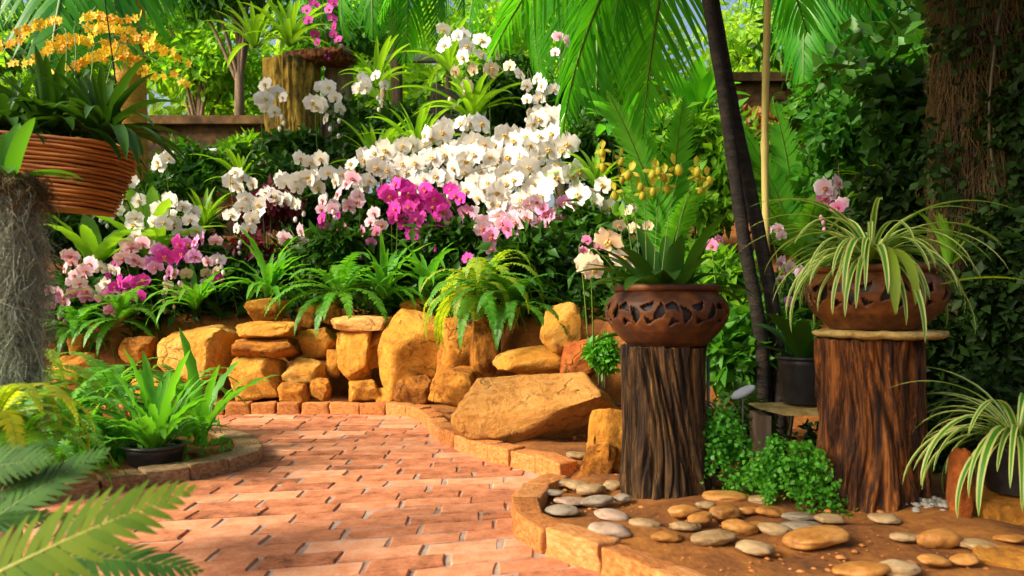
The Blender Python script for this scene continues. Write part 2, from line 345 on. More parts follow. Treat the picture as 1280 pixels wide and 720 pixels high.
def cloud_mesh(name, C, r, n, size, aspect=.5, droop=.3, seed=0, tmpl='leaf', var=.35, shell=.5, up=.5):
    """n leaves spread through clumps with centres C (k,3) and radii r (k,3)"""
    rs = np.random.RandomState(seed + 5); C = np.asarray(C, float); r = np.asarray(r, float)
    wgt = r.prod(1) ** .7; k = rs.choice(len(C), n, p=wgt / wgt.sum())
    d = rs.normal(size=(n, 3)); d /= np.linalg.norm(d, axis=1)[:, None]
    rad = (shell + (1 - shell) * rs.rand(n)) * (1 + .12 * rs.normal(size=n)); rad = np.where(rs.rand(n) < .3, rad * rs.rand(n), rad)
    pos = C[k] + d * rad[:, None] * r[k]
    X = d * .7 + rs.normal(size=(n, 3)) * .7; X[:, 2] -= droop; X /= np.linalg.norm(X, axis=1)[:, None]
    Z = d * .5 + rs.normal(size=(n, 3)) * .55; Z[:, 2] += up; Z -= X * (Z * X).sum(1)[:, None]; Z /= np.linalg.norm(Z, axis=1)[:, None] + 1e-9
    Y = np.cross(Z, X); s = size * (1 + var * (rs.rand(n) * 2 - 1))
    T, F = (LEAF_T, LEAF_F) if tmpl == 'leaf' else (ROUND_T, ROUND_F)
    V = pos[:, None, :] + (T[None, :, 0:1] * X[:, None, :] + T[None, :, 1:2] * aspect * Y[:, None, :] + T[None, :, 2:3] * Z[:, None, :]) * s[:, None, None]
    FF = (F[None] + (np.arange(n) * len(T))[:, None, None]).reshape(-1, 4)
    return np_mesh(name, V.reshape(-1, 3), FF)

def clumps(n, hw, seed, rmin=.28, rmax=.5, zflat=.8):
    """n clump centres inside an ellipsoid of half sizes hw"""
    rs = np.random.RandomState(seed); C = []; r = []
    for i in range(n):
        d = rs.normal(size=3); d /= np.linalg.norm(d); q = rs.rand() ** .5 * .75
        C.append(d * q * hw); k = rmin + (rmax - rmin) * rs.rand(); r.append(np.array(hw) * k * np.array([1, 1, zflat]))
    return np.array(C), np.array(r)

def shrub(name, label, cat, c, hw, n, size, mat, seed, aspect=.5, nc=14, droop=.3, stems=4, base=None, group=None, tmpl='leaf', stemmat='stem_dark', sr=.012, kind_part='foliage', up=.5, rmax=.5):
    """a bushy plant centred at c, rooted below it"""
    c = Vector(c); base = Vector(base) if base else Vector((c.x, c.y, ground_z(c.x, c.y)))
    t = thing(name, label, cat, base, group)
    C, r = clumps(nc, hw, seed, rmax=rmax)
    off = c - base
    me = cloud_mesh(kind_part, C + np.array(off), r, n, size, aspect, droop, seed, tmpl, up=up)
    obj(kind_part, me, M[mat], t)
    for i in range(stems):
        mb = MB(); q = Vector(C[i % len(C)]) + off; m = q * .5 + Vector((U(-.1, .1), U(-.1, .1), 0)) * hw[0]
        mb.tube(crom([(U(-1, 1) * sr * 2, U(-1, 1) * sr * 2, -.02), m, q], 5), [sr * (1 - .07 * j) for j in range(11)], 6)
        obj('stem', mb.mesh('stem'), M[stemmat], t)
    return t

def tree(name, label, px, py, d, hw, n, size, mat, seed, bark='bark_grey', tr=.12, nc=22, basex=None, aspect=.45, group='trees behind the garden', tmpl='leaf', rmax=.42):
    c = at(px, py, d); bx = c.x if basex is None else basex; base = Vector((bx, d, ground_z(bx, d)))
    t = thing(name, label, 'tree', base, group); off = c - base
    mb = MB(); mb.tube(crom([(0, 0, -.1), (U(-.15, .15), 0, off.z * .4), (off.x * .6, 0, off.z * .75), off], 6), [tr * (1 - .035 * i) for i in range(19)], 10)
    C, r = clumps(nc, hw, seed, rmin=.2, rmax=rmax)
    for i in range(7):
        q = Vector(C[i]) + off; s = Vector((off.x * .5, 0, off.z * U(.5, .8)))
        mb.tube(crom([s, s.lerp(q, .5) + Vector((0, 0, .2)), q], 5), [tr * .4 * (1 - .08 * j) for j in range(11)], 6)
    obj('trunk', mb.mesh('trunk'), M[bark], t)
    obj('crown', cloud_mesh('crown', C + np.array(off), r, n, size, aspect, .35, seed, tmpl), M[mat], t)
    return t

# flowers face +Z, top is +Y, one unit across
def petal(mb, ang, L, W, cup=.12, base=.04, mat=0, ruff=.02, blunt=.55):
    n = 6; vs = []; fs = []; ca, sa = cos(ang), sin(ang); ph = U(0, 6)
    for i in range(n + 1):
        t = i / n; l = base + (L - base) * t; u = 2 * t - 1; w = W * .5 * max((1 - abs(u) ** 2.6) ** .5 * (.45 + .55 * min(1, t * 1.8 * blunt * 1.4)), .12 if i == 0 else .30 if i == n else 0)
        for j in range(5):
            s = j / 2 - 1; x, y = l - (abs(s) ** 2) * .13 * L * t, w * s
            z = cup * (t * t * .5 - .25 * t) * L - .25 * cup * W * (1 - s * s) * t + ruff * sin(ph + t * 5 + s * 4) * t
            vs.append((x * ca - y * sa, x * sa + y * ca, z))
    for i in range(n):
        for j in range(4): fs.append((i * 5 + j, i * 5 + j + 1, (i + 1) * 5 + j + 1, (i + 1) * 5 + j))
    mb.add(vs, fs, mat)

def blob(mb, c, r, n=8, mat=0):
    vs = [(c[0], c[1], c[2] - r[2])]; m = 5
    for i in range(1, m):
        a = -pi / 2 + pi * i / m
        for j in range(n): vs.append((c[0] + r[0] * cos(a) * cos(2 * pi * j / n), c[1] + r[1] * cos(a) * sin(2 * pi * j / n), c[2] + r[2] * sin(a)))
    vs.append((c[0], c[1], c[2] + r[2])); fs = [(0, 1 + (j + 1) % n, 1 + j) for j in range(n)]
    for i in range(m - 2):
        for j in range(n): fs.append((1 + i * n + j, 1 + i * n + (j + 1) % n, 1 + (i + 1) * n + (j + 1) % n, 1 + (i + 1) * n + j))
    e = len(vs) - 1; fs += [(e, e - n + j, e - n + (j + 1) % n) for j in range(n)]
    mb.add(vs, fs, mat)

def moth_flower(nm):
    mb = MB()
    for a in (90, 218, 322): petal(mb, radians(a + U(-5, 5)), .50, .36, U(.0, .25), blunt=.75)
    for a in (12, 168): petal(mb, radians(a + U(-6, 6)), .52, .62, U(-.25, .3), blunt=.62)
    for i in range(len(mb.v) // 2 - 30, len(mb.v)):
        x, y, z = mb.v[i]
    return mb.mesh(nm)

def lip_mesh(nm):
    mb = MB(); blob(mb, (0, .02, .07), (.045, .045, .07)); blob(mb, (0, -.09, .07), (.085, .07, .05))
    for s in (-1, 1): blob(mb, (s * .09, -.03, .07), (.04, .06, .04))
    return mb.mesh(nm)

def small_flower(nm):
    mb = MB()
    for k in range(5): petal(mb, radians(90 + 72 * k + U(-8, 8)), .5, .30, U(-.1, .5), blunt=.8, ruff=.04)
    return mb.mesh(nm)

def slipper_flower(nm):
    mb = MB(); petal(mb, radians(90), .5, .34, .3); petal(mb, radians(200), .45, .16, -.3); petal(mb, radians(-20), .45, .16, -.3); petal(mb, radians(270), .4, .3, -.1)
    return mb.mesh(nm)

def pouch_mesh(nm):
    mb = MB(); blob(mb, (0, -.2, .13), (.15, .24, .15)); return mb.mesh(nm)

FL = {}
def flower_pair(col):
    if col in FL: return FL[col]
    if col in ('yellow', 'orange'): a = [small_flower('blossom') for _ in range(3)]; l = None
    elif col == 'slip': a = [slipper_flower('slipper') for _ in range(2)]; l = pouch_mesh('pouch')
    else: a = [moth_flower('blossom') for _ in range(4)]; l = lip_mesh('lip')
    for m in a: setmats(m, P[col])
    if l: setmats(l, P['slip'] if col == 'slip' else P['lip_y'] if col in ('white', 'cream') else P['lip_m'])
    FL[col] = (a, l); return FL[col]

ORCH_LEAF = [strap_mesh('leaf', .30, .075, radians(a), radians(b), .3) for a, b in ((55, 5), (35, -25), (70, 20))]
for m in ORCH_LEAF: setmats(m, M['leaf_dark'])

def spray(label, pts, d, n, size, cols, base=None, name='orchid', cat='orchid', group=None, leaves=3, lift=0, two=False, drop=False, spread=.55, stemr=.004, face=(0, -1, -.05)):
    """an orchid: its flowering stem rises from the bed, arches, and carries its flowers along pts (photo pixels at distance d)"""
    if isinstance(cols, str): cols = [cols]
    W = [at(x, y, d + U(-.06, .06)) for x, y in pts]
    if base is None:
        bx = W[0].x + U(-.08, .08); by = d + .15; root = Vector((bx, by, ground_z(bx, by)))
    else: root = at(*base)
    t = thing(name, label, cat, root, group)
    S = size / FPX * d
    hgt = W[0].z - root.z
    line = ([root - Vector((0, 0, .02)), root.lerp(W[0], .55) + Vector((0, .02, .1 * hgt))] + W)
    if len(W) == 1: line.append(W[0] + Vector((S * .3, 0, -S * .2)))
    cv = crom(line, 6); mb = MB(); mb.tube([p - root for p in cv], [stemr * (1 - .5 * i / len(cv)) for i in range(len(cv))], 5)
    obj('stem', mb.mesh('stem'), M['stem_green'], t)
    seg = crom(W, 12) if len(W) > 1 else [W[0]] * 2
    for i in range(n):
        q = (i + .4) / n * (len(seg) - 1); k = min(int(q), len(seg) - 2); p = seg[k].lerp(seg[k + 1], q - k)
        T = seg[k + 1] - seg[k]; T = T.normalized() if T.length > 1e-6 else Vector((1, 0, 0))
        perp = Vector((-T.z, 0, T.x)); sd = 1 if i % 2 else -1
        p = p + perp * (sd * S * spread * U(.55, 1.1)) + Vector((U(-.12, .12), U(-.5, .3), U(-.12, .12))) * S
        f = (Vector(face) + Vector((R.gauss(0, .65), R.gauss(0, .1), R.gauss(0, .38)))).normalized()
        up = Vector((R.gauss(0, .25), 0, 1)); y = (up - f * up.dot(f)).normalized(); x = y.cross(f)
        Mx = Matrix.Translation(p - root) @ Matrix((x, y, f)).transposed().to_4x4() @ Matrix.Scale(S * U(.86, 1.12) * (1 - .2 * i / n), 4)
        col = cols[min(int(i / n * len(cols) + U(-.3, .3)), len(cols) - 1) if len(cols) > 1 else 0]
        a, l = flower_pair(col)
        fo = obj('flower', R.choice(a), None, t, Mx)
        if l: obj('pouch' if col == 'slip' else 'lip', l, None, fo)
    if n > 5 and col not in ('yellow', 'orange', 'slip'):
        for i in range(3):
            mb = MB(); p = W[-1] + Vector((U(-.6, .6), U(-.3, .3), -.45 * (i + 1) + U(-.1, .1))) * S * .7; blob(mb, p - root, (S * .10, S * .10, S * .15), 7); bme = mb.mesh('bud'); obj('bud', bme, P[col], t)
    for i in range(leaves):
        obj('leaf', R.choice(ORCH_LEAF), None, t, rotz(U(0, 6.28), (0, 0, 0), U(.8, 1.2)))
    return t

def rosette(name, label, cat, loc, meshes, n, mats, a=(0, 6.28), s=(.8, 1.15), tilt=.15, part='leaf', group=None, parent=None, spread=.02):
    """a plant whose leaves or fronds all spring from one point"""
    t = parent or thing(name, label, cat, loc, group)
    for i in range(n):
        an = a[0] + (a[1] - a[0]) * (i + U(.1, .9)) / n
        me = R.choice(meshes); setmats(me, mats)
        obj(part, me, None, t, rotz(an, (cos(an) * spread, sin(an) * spread, 0), U(*s), U(-tilt, tilt)))
    return t

def strands(name, starts, length, r=.0022, curl=.02, seg=6, seed=1, out=.02):
    """many thin hanging fibres"""
    rs = np.random.RandomState(seed); V = []; F = []; o = 0
    n = len(starts); st = np.asarray(starts, float)
    for i in range(n):
        p = st[i, :3].copy(); dirn = st[i, 3:6]; l = length * (.4 + .9 * rs.rand()); w = rs.normal(size=3) * curl; ph = rs.rand(3) * 6.28; fr = 3 + 5 * rs.rand()
        a = rs.normal(size=3); a /= np.linalg.norm(a)
        for k in range(seg + 1):
            t = k / seg
            q = p + dirn * out * (1 - (1 - t) ** 2) + np.array([0, 0, -l * t]) + w * np.sin(ph + t * fr) * (.3 + t)
            b = np.array([-a[1], a[0], .3]); rr = r * (1 - .6 * t)
            V += [q + a * rr, q + b * rr, q - (a + b) * rr * .7]
        for k in range(seg):
            for j in range(3): F.append((o + k * 3 + j, o + k * 3 + (j + 1) % 3, o + k * 3 + 3 + (j + 1) % 3, o + k * 3 + 3 + j))
        o += 3 * (seg + 1)
    return np_mesh(name, np.array(V), np.array(F, np.int32))

def rock_mesh(nm, h, seed, sub=4, blocky=.6, rough=.10, planes=14, cuts=()):
    """a broken boulder of half sizes h"""
    rs = np.random.RandomState(seed); bm = bmesh.new(); bmesh.ops.create_icosphere(bm, subdivisions=sub, radius=1.0)
    V = np.array([v.co for v in bm.verts]); V *= 1.25
    ns = [np.array(a, float) + rs.normal(size=3) * .22 for a in ((1, 0, 0), (-1, 0, 0), (0, 1, 0), (0, -1, 0), (0, 0, 1), (0, 0, -1))] if blocky > 0 else []
    ns += [rs.normal(size=3) for _ in range(planes)]
    sd = Vector((seed * 1.7, seed * .3, 0))
    for i in range(len(V)):
        v = Vector(V[i]); V[i] *= 1 + rough * 1.6 * noise.fractal(v * 1.1 + sd, .9, 2.1, 3)
    nc_ = len(ns); ns += [np.array(c_[0], float) for c_ in cuts]; cd_ = [c_[1] for c_ in cuts]
    for i, nn in enumerate(ns):
        nn = nn / np.linalg.norm(nn); dd = (.62 + .2 * rs.rand()) if i < 6 and blocky > 0 else (.74 + .24 * rs.rand())
        if i >= nc_: dd = cd_[i - nc_]
        e = V @ nn - dd; V -= np.where(e > 0, e, 0)[:, None] * nn * .97
    lo, hi = V.min(0), V.max(0); V = (V - (lo + hi) / 2) / ((hi - lo) / 2)
    for i in range(len(V)):
        v = Vector(V[i]); a = noise.fractal(v * 2.6 + sd, .8, 2.2, 6); d3 = abs(noise.noise(v * 2.1 + sd)); t4 = noise.noise(Vector((v.x * 1.5, v.y * 1.5, v.z * 4)) + sd)
        V[i] *= 1 + rough * .58 * a + rough * .30 * (math.floor(t4 * 3) / 3) - rough * 1.2 * max(0, .05 - d3) * 6
    lo, hi = V.min(0), V.max(0); V = (V - (lo + hi) / 2) / ((hi - lo) / 2) * np.array(h)
    for v, co in zip(bm.verts, V): v.co = co
    me = bpy.data.meshes.new(nm); bm.to_mesh(me); bm.free()
    me.polygons.foreach_set('use_smooth', [True] * len(me.polygons))
    return me

def rock(label, x0, y0, x1, y1, d, mat='rock', dep=.8, seed=None, sub=4, blocky=.6, rough=.10, name='rock', group='rocks of the retaining wall', rz=None, cat='rock', cuts=()):
    seed = seed or R.randint(1, 9999); hx = (x1 - x0) / 2 / FPX * d; hz = (y1 - y0) / 2 / FPX * d
    c = at((x0 + x1) / 2, (y0 + y1) / 2, d); hy = max(hx, min(hz, hx * 1.3)) * dep
    o = obj(name, rock_mesh('rock', (hx, hy, hz), seed, sub, blocky, rough, cuts=cuts), M[mat]); o.location = c
    return tag(o, label, cat, group)

# ------------------------------------------------------------------ terrain
RIGHT = [(.95, .9), (.72, 1.45), (.50, 1.86), (.30, 2.2), (.14, 2.40), (.035, 2.56), (.0, 2.75), (.03, 2.95), (.10, 3.12), (.21, 3.27), (.24, 3.40), (.17, 3.54), (0, 3.74), (-.167, 3.96), (-.34, 4.25), (-.45, 4.52), (-.54, 4.9), (-.64, 5.24), (-.84, 5.46), (-1.39, 5.54), (-2.13, 5.48), (-2.7, 5.3), (-3.4, 5.1)]
LEFT = [(-3.6, 4.75), (-2.6, 4.75), (-1.85, 4.55), (-1.47, 4.27), (-1.30, 3.92), (-1.31, 3.66), (-1.50, 3.40), (-1.80, 3.14), (-2.05, 2.75), (-2.15, 2.2), (-2.1, 1.4), (-2.0, .9)]
RC = crom([(x, y, 0) for x, y in RIGHT], 5); LC = crom([(x, y, 0) for x, y in LEFT], 5)
POLY = np.array([(p.x, p.y) for p in RC + LC])

def path_sd(X, Y):
    """signed distance to the edge of the path, negative on the path"""
    X = np.asarray(X, float); Y = np.asarray(Y, float); D = np.full(X.shape, 1e9); ins = np.zeros(X.shape, bool)
    A = POLY; B = np.roll(POLY, -1, 0)
    for (ax, ay), (bx, by) in zip(A, B):
        ex, ey = bx - ax, by - ay; t = np.clip(((X - ax) * ex + (Y - ay) * ey) / (ex * ex + ey * ey + 1e-12), 0, 1)
        D = np.minimum(D, np.hypot(X - ax - t * ex, Y - ay - t * ey))
        c = ((ay > Y) != (by > Y)) & (X < (bx - ax) * (Y - ay) / (by - ay + 1e-12) + ax); ins ^= c
    return np.where(ins, -D, D)

def front(X):
    return np.interp(X, [-9, -3.2, -1.4, -.75, -.15, .35, .75, 1.2, 2.5, 9], [6.4, 6.3, 6.2, 6.1, 5.35, 4.95, 4.7, 4.6, 4.4, 4.4])

def height(X, Y):
    X = np.asarray(X, float); Y = np.asarray(Y, float); sd = path_sd(X, Y)
    z = np.where(sd < .02, -.05, np.where(sd < .08, -.05 + (sd - .02) / .06 * .1, .05 + np.clip(sd - .08, 0, .6) * .04))
    s = Y - front(X); q = np.clip(s / .3, 0, 1); q = q * q * (3 - 2 * q)
    return z + q * .5 + np.clip(s, 0, 3.2) * .36

def ground_z(x, y): return float(height(np.array([x]), np.array([y]))[0])

gx = np.arange(-7, 7.01, .07); gy = np.arange(.5, 12.01, .07); GX, GY = np.meshgrid(gx, gy)
GZ = height(GX, GY); sdm = path_sd(GX, GY)
for i in range(GZ.shape[0]):
    for j in range(GZ.shape[1]):
        if sdm[i, j] > .08: GZ[i, j] += .03 * noise.fractal(Vector((GX[i, j] * 3, GY[i, j] * 3, 0)), 1, 2, 4)
nx, ny = len(gx), len(gy); idx = np.arange(nx * ny).reshape(ny, nx)
F = np.stack([idx[:-1, :-1], idx[:-1, 1:], idx[1:, 1:], idx[1:, :-1]], -1).reshape(-1, 4)
struct('garden_soil', np_mesh('garden_soil', np.stack([GX, GY, GZ], -1).reshape(-1, 3), F), M['soil'])
mb = MB(); mb.add([(-300, -300, -.12), (300, -300, -.12), (300, 300, -.12), (-300, 300, -.12)], [(0, 1, 2, 3)])
struct('ground', mb.mesh('ground'), M['ground'])

# the brick path: loose bricks on a mortar bed
mb = MB(); mb.add([(-4, .4, -.0045), (1.4, .4, -.0045), (1.4, 5.8, -.0045), (-4, 5.8, -.0045)], [(0, 1, 2, 3)])
struct('path_bed', mb.mesh('path_bed'), M['mortar'])
mb = MB(); BL, BW, rowp = .245, .11, .121
rows = int(6.5 / rowp)
for i in range(-6, rows):
    v0 = .7 + i * rowp
    def gy_(x, v): return v + math.tan(radians(16 - 15 * min(max((v - 2.3) / 2.6, 0), 1.2))) * (x + .4)
    x = -4 + (.0 if i % 2 else .15) + U(-.05, .05)
    while x < 1.3:
        l = BL * U(.92, 1.07); x0, x1 = x, x + l; x = x1 + U(.006, .018)
        yb0, yb1, yt0, yt1 = gy_(x0, v0), gy_(x1, v0), gy_(x0, v0 + rowp) - .016, gy_(x1, v0 + rowp) - .016
        cxx, cyy = (x0 + x1) / 2, (yb0 + yt1) / 2
        if path_sd(np.array([cxx]), np.array([cyy]))[0] > .06 or cyy < .45: continue
        dz = U(-.002, .004); tz = [dz + U(-.002, .002) for _ in range(4)]; j = lambda: U(-.005, .005)
        q = [(x0 + j(), yb0 + j()), (x1 + j(), yb1 + j()), (x1 + j(), yt1 + j()), (x0 + j(), yt0 + j())]
        # worn outline: each side gets a point in between
        ring = []
        for k in range(4):
            a, b = q[k], q[(k + 1) % 4]; za, zb = tz[k], tz[(k + 1) % 4]
            nseg = 4 if k % 2 == 0 else 2
            for w in range(nseg):
                f = w / nseg; ring.append((a[0] + (b[0] - a[0]) * f + (j() * .7 if w else 0), a[1] + (b[1] - a[1]) * f + (j() * .6 if w else 0), za + (zb - za) * f))
        c = Vector((cxx, cyy, 0)); n = len(ring); vs = []
        for (X, Y, Z) in ring: vs.append((X, Y, -.03))
        for (X, Y, Z) in ring: vs.append((X, Y, Z - .005))
        for (X, Y, Z) in ring: d_ = (c - Vector((X, Y, 0))); d_.normalize(); vs.append((X + d_.x * .006, Y + d_.y * .005, Z))
        fs = [(k, (k + 1) % n, n + (k + 1) % n, n + k) for k in range(n)] + [(n + k, n + (k + 1) % n, 2 * n + (k + 1) % n, 2 * n + k) for k in range(n)]
        fs.append(tuple(range(2 * n, 3 * n))); mb.add(vs, fs)
struct('brick_path', mb.mesh('brick_path', False), M['brick'])

# edging bricks: each a part of its run of edging
def brick_variant():
    bm = bmesh.new(); bmesh.ops.create_cube(bm, size=1.0)
    for v in bm.verts: v.co += Vector((U(-.04, .04), U(-.05, .05), U(-.06, .06)))
    bmesh.ops.bevel(bm, geom=bm.edges[:], offset=.07, segments=2, affect='EDGES', profile=.6)
    bmesh.ops.subdivide_edges(bm, edges=[e for e in bm.edges if e.calc_length() > .3], cuts=3, use_grid_fill=True)
    s = Vector((U(0, 50), 0, 0))
    for v in bm.verts: v.co += v.co.normalized() * .05 * noise.fractal(v.co * 4 + s, 1, 2, 3)
    me = bpy.data.meshes.new('edging_brick'); bm.to_mesh(me); bm.free(); me.polygons.foreach_set('use_smooth', [True] * len(me.polygons)); return me
def edging(label, pts, bl, bd, bh, mat, side):
    vars_ = [brick_variant() for _ in range(5)]
    for m in vars_: setmats(m, M[mat])
    t = thing('brick_edging', label, 'edging', (pts[0].x, pts[0].y, 0), 'brick edging along the path'); o = t.location.copy()
    acc = [0]; 
    for a, b in zip(pts, pts[1:]): acc.append(acc[-1] + (b - a).length)
    s = 0
    def ev(s):
        k = max(0, min(len(pts) - 2, int(np.searchsorted(acc, s)) - 1)); f = (s - acc[k]) / (acc[k + 1] - acc[k]); return pts[k].lerp(pts[k + 1], f)
    while s + bl < acc[-1]:
        l = bl * U(.85, 1.15); a, b = ev(s), ev(min(s + l, acc[-1])); s += l + U(.008, .016)
        T = (b - a).normalized(); Nn = Vector((T.y, -T.x, 0)) * side; c = (a + b) / 2 + Nn * (bd / 2 - .012); c.z = bh / 2 - .02 + U(-.005, .005)
        obj('edging_brick', R.choice(vars_), None, t, Matrix.Translation(c - o) @ Matrix.Rotation(math.atan2(T.y, T.x) + U(-.05, .05), 4, 'Z') @ Matrix.Rotation(U(-.04, .04), 4, 'X') @ Matrix.Diagonal((l, bd * U(.92, 1.08), bh + .03, 1)))
near = [p for p in RC if p.y < 3.3]; far = [p for p in RC if p.y >= 3.45 or p.x < -.2]
edging('curved brick edging in the near right of the path beside the soil and river stones', near, .20, .105, .088, 'edge', 1)
edging('long low brick edging round the far end of the path below the rock wall', far, .19, .11, .085, 'edge', 1)
edging('dark mossy brick edging round the left fern bed', LC, .20, .13, .075, 'edge_old', 1)
# ------------------------------------------------------------------ stumps, pots, boards
def stump_mesh(r, h, seed, twist=.5, flare=.12, groove=.5, na=260, nz=110):
    V = []; F = []; sd = Vector((seed * 3.1, 0, 0))
    for k in range(nz + 1):
        z = k / nz
        for j in range(na):
            a = 2 * pi * j / na; aa = a + twist * z + .15 * sin(z * 5 + a * 2)
            p = Vector((cos(aa), sin(aa), 0))
            g1 = math.sqrt(noise.noise(p * 2.2 + Vector((0, 0, z * .6)) + sd) ** 2 + .0006); g2 = math.sqrt(noise.noise(p * 6 + Vector((0, 0, z * 1.2)) + sd) ** 2 + .0012); g3 = noise.noise(p * 16 + Vector((0, 0, z * 2.5)) + sd)
            rr = r * (.88 + flare * (1 - z) ** 2.5 + .05 * abs(2 * z - 1) + groove * (1.5 * min(g1, .22) + 1.3 * min(g2, .2) - .25) + .022 * g3 + .03 * noise.noise(p * 3 + Vector((0, 0, z * 7)) + sd) + .11 * noise.noise(p * .9 + Vector((0, 0, z * 1.2)) + sd))
            V.append((rr * cos(a), rr * sin(a), z * h + .012 * g3 * (k == nz)))
    for k in range(nz):
        for j in range(na): F.append((k * na + j, k * na + (j + 1) % na, (k + 1) * na + (j + 1) % na, (k + 1) * na + j))
    mb = MB(); mb.add(V, F); top = [nz * na + j for j in range(na)]
    mb.f.append(tuple(top)); mb.m.append(0)
    return mb.mesh('trunk')

def stump(label, x, y, r, h, mat, seed, **kw):
    z = ground_z(x, y) - .02; o = obj('tree_stump', stump_mesh(r, h, seed, **kw), M[mat]); o.location = (x, y, z)
    tag(o, label, 'stump', 'tree stumps used as plant stands'); return z + h

def leaf_hole(u, v, holes):
    for (cu, cv, a, l, w, bend) in holes:
        du = (u - cu + .5) % 1 - .5; dv = v - cv; x = du * cos(a) + dv * sin(a); y = -du * sin(a) + dv * cos(a); y -= bend * x * x
        if abs(x) < l and abs(y) < w * (1 - (x / l) ** 2) * (1.15 - .5 * x / l): return True
    return False

def bowl(label, x, y, z, r, h, prof, n_mot, seed):
    """round bowl with leaf shaped holes cut through its belly"""
    na, nz = 460, 64; rs = random.Random(seed); t = thing('cutwork_bowl', label, 'plant pot', (x, y, z), 'cutwork terracotta bowls')
    cum = [0]
    for a, b in zip(prof, prof[1:]): cum.append(cum[-1] + math.hypot((b[0] - a[0]) * r, (b[1] - a[1]) * h))
    def pr(q):
        s = q * cum[-1]; k = max(0, min(len(prof) - 2, int(np.searchsorted(cum, s)) - 1)); f = (s - cum[k]) / (cum[k + 1] - cum[k])
        return (prof[k][0] * (1 - f) + prof[k + 1][0] * f) * r, (prof[k][1] * (1 - f) + prof[k + 1][1] * f) * h
    circ = 2 * pi * r; holes = []
    for m in range(n_mot):
        c = (m + rs.uniform(-.08, .08)) * circ / n_mot; w = circ / n_mot; H = h
        holes += [(c, .60 * H, 1.2, .175 * w, .072 * w, 1.2), (c + .22 * w, .70 * H, -.3, .145 * w, .064 * w, -2), (c + .46 * w, .56 * H, 1.9, .17 * w, .075 * w, 1.5), (c + .70 * w, .68 * H, .5, .145 * w, .064 * w, 1.6), (c + .22 * w, .44 * H, .35, .105 * w, .045 * w, -2), (c + .70 * w, .43 * H, -.3, .105 * w, .045 * w, 2)]
    hs = [(u / circ, v, a, l, wd, b) for u, v, a, l, wd, b in holes]
    V = []; F = []
    for k in range(nz + 1):
        R_, Z_ = pr(k / nz)
        for j in range(na): V.append((R_ * cos(2 * pi * j / na), R_ * sin(2 * pi * j / na), Z_))
    def inhole(u, v):
        for (cu, cv, a, l, w, b) in hs:
            du = ((u - cu + .5) % 1 - .5) * circ; dv = v - cv; X_ = du * cos(a) + dv * sin(a); Y_ = -du * sin(a) + dv * cos(a) - b * X_ * X_ / max(l, .01) * .3
            if abs(X_) < l and abs(Y_) < w * (1 - (X_ / l) ** 2) * (1.1 - .45 * X_ / l): return True
        return False
    for k in range(nz):
        zc = pr((k + .5) / nz)[1]
        for j in range(na):
            if .2 < zc / h < .86 and inhole((j + .5) / na, zc): continue
            F.append((k * na + j, k * na + (j + 1) % na, (k + 1) * na + (j + 1) % na, (k + 1) * na + j))
    mb = MB(); mb.add(V, F); o = obj('bowl', mb.mesh('bowl'), M['terracotta'], t)
    sm = o.modifiers.new('thick', 'SOLIDIFY'); sm.thickness = .012; sm.offset = -1
    rt, zt = pr(1.0); mb = MB(); mb.lathe([(rt - .018, zt - .012), (rt - .012, zt + .006), (rt, zt + .012), (rt + .012, zt + .008), (rt + .014, zt - .006), (rt + .004, zt - .016), (rt - .018, zt - .012)], 96)
    obj('rim', mb.mesh('rim'), M['terracotta'], t)
    mb = MB(); mb.lathe([(.001, .012), (r * .62, .012), (r * .92, h * .5), (r * .90, h * .74), (rt * .93, h * .86), (.001, h * .88)], 48); obj('potting_soil', mb.mesh('potting_soil'), M['black_plastic'], t)  # fill coloured black so the cutouts read as shaded hollows
    return t

bowl_prof = [(.001, 0), (.62, 0), (.64, .03), (.70, .08), (.86, .26), (.97, .45), (1.0, .60), (.97, .74), (.88, .86), (.80, .93), (.80, 1.0)]
zt = stump('greyish brown weathered stump with deep twisting grooves, under the left cutwork bowl', .595, 2.98, .150, .59, 'wood_old', 3)
LZ = zt; LX, LY = .605, 2.98
bowl('brown terracotta bowl with leaf cutouts on the left stump, planted with yellow slipper orchids', LX, LY, zt + .002, .240, .225, bowl_prof, 7, 3)
RX, RY = 1.345, 2.86
zt2 = stump('thick reddish brown stump carrying a mossy slab and the spider plant bowl', RX, RY, .172, .615, 'wood_red', 9, twist=.15, groove=.5)
# rough stone slab on the right stump
mb = MB(); ring = []
n = 60
for (rr, zz) in ((.001, 0), (.19, 0), (.212, .004), (.226, .012), (.224, .022), (.214, .029), (.001, .030)):
    for j in range(n):
        a = 2 * pi * j / n; q = rr * (1 + .10 * noise.noise(Vector((cos(a) * 3, sin(a) * 3, zz * 30))) + .04 * noise.noise(Vector((cos(a) * 9, sin(a) * 9, zz * 60))))
        ring.append((q * cos(a), q * sin(a), zz + .005 * noise.noise(Vector((cos(a) * 4, sin(a) * 4, 9)))))
mb.add(ring, [(k * n + j, k * n + (j + 1) % n, (k + 1) * n + (j + 1) % n, (k + 1) * n + j) for k in range(6) for j in range(n)])
o = obj('stone_slab', mb.mesh('stone_slab'), M['slab']); o.location = (RX + .04, RY, zt2 + .004); tag(o, 'rough mossy yellowish round slab lying on the right stump under a bowl', 'slab')
BZ = zt2 + .037
bowl('dark terracotta bowl with leaf cutouts on the mossy slab, overhung by a spider plant', RX + .02, RY, BZ, .250, .225, bowl_prof, 7, 8)

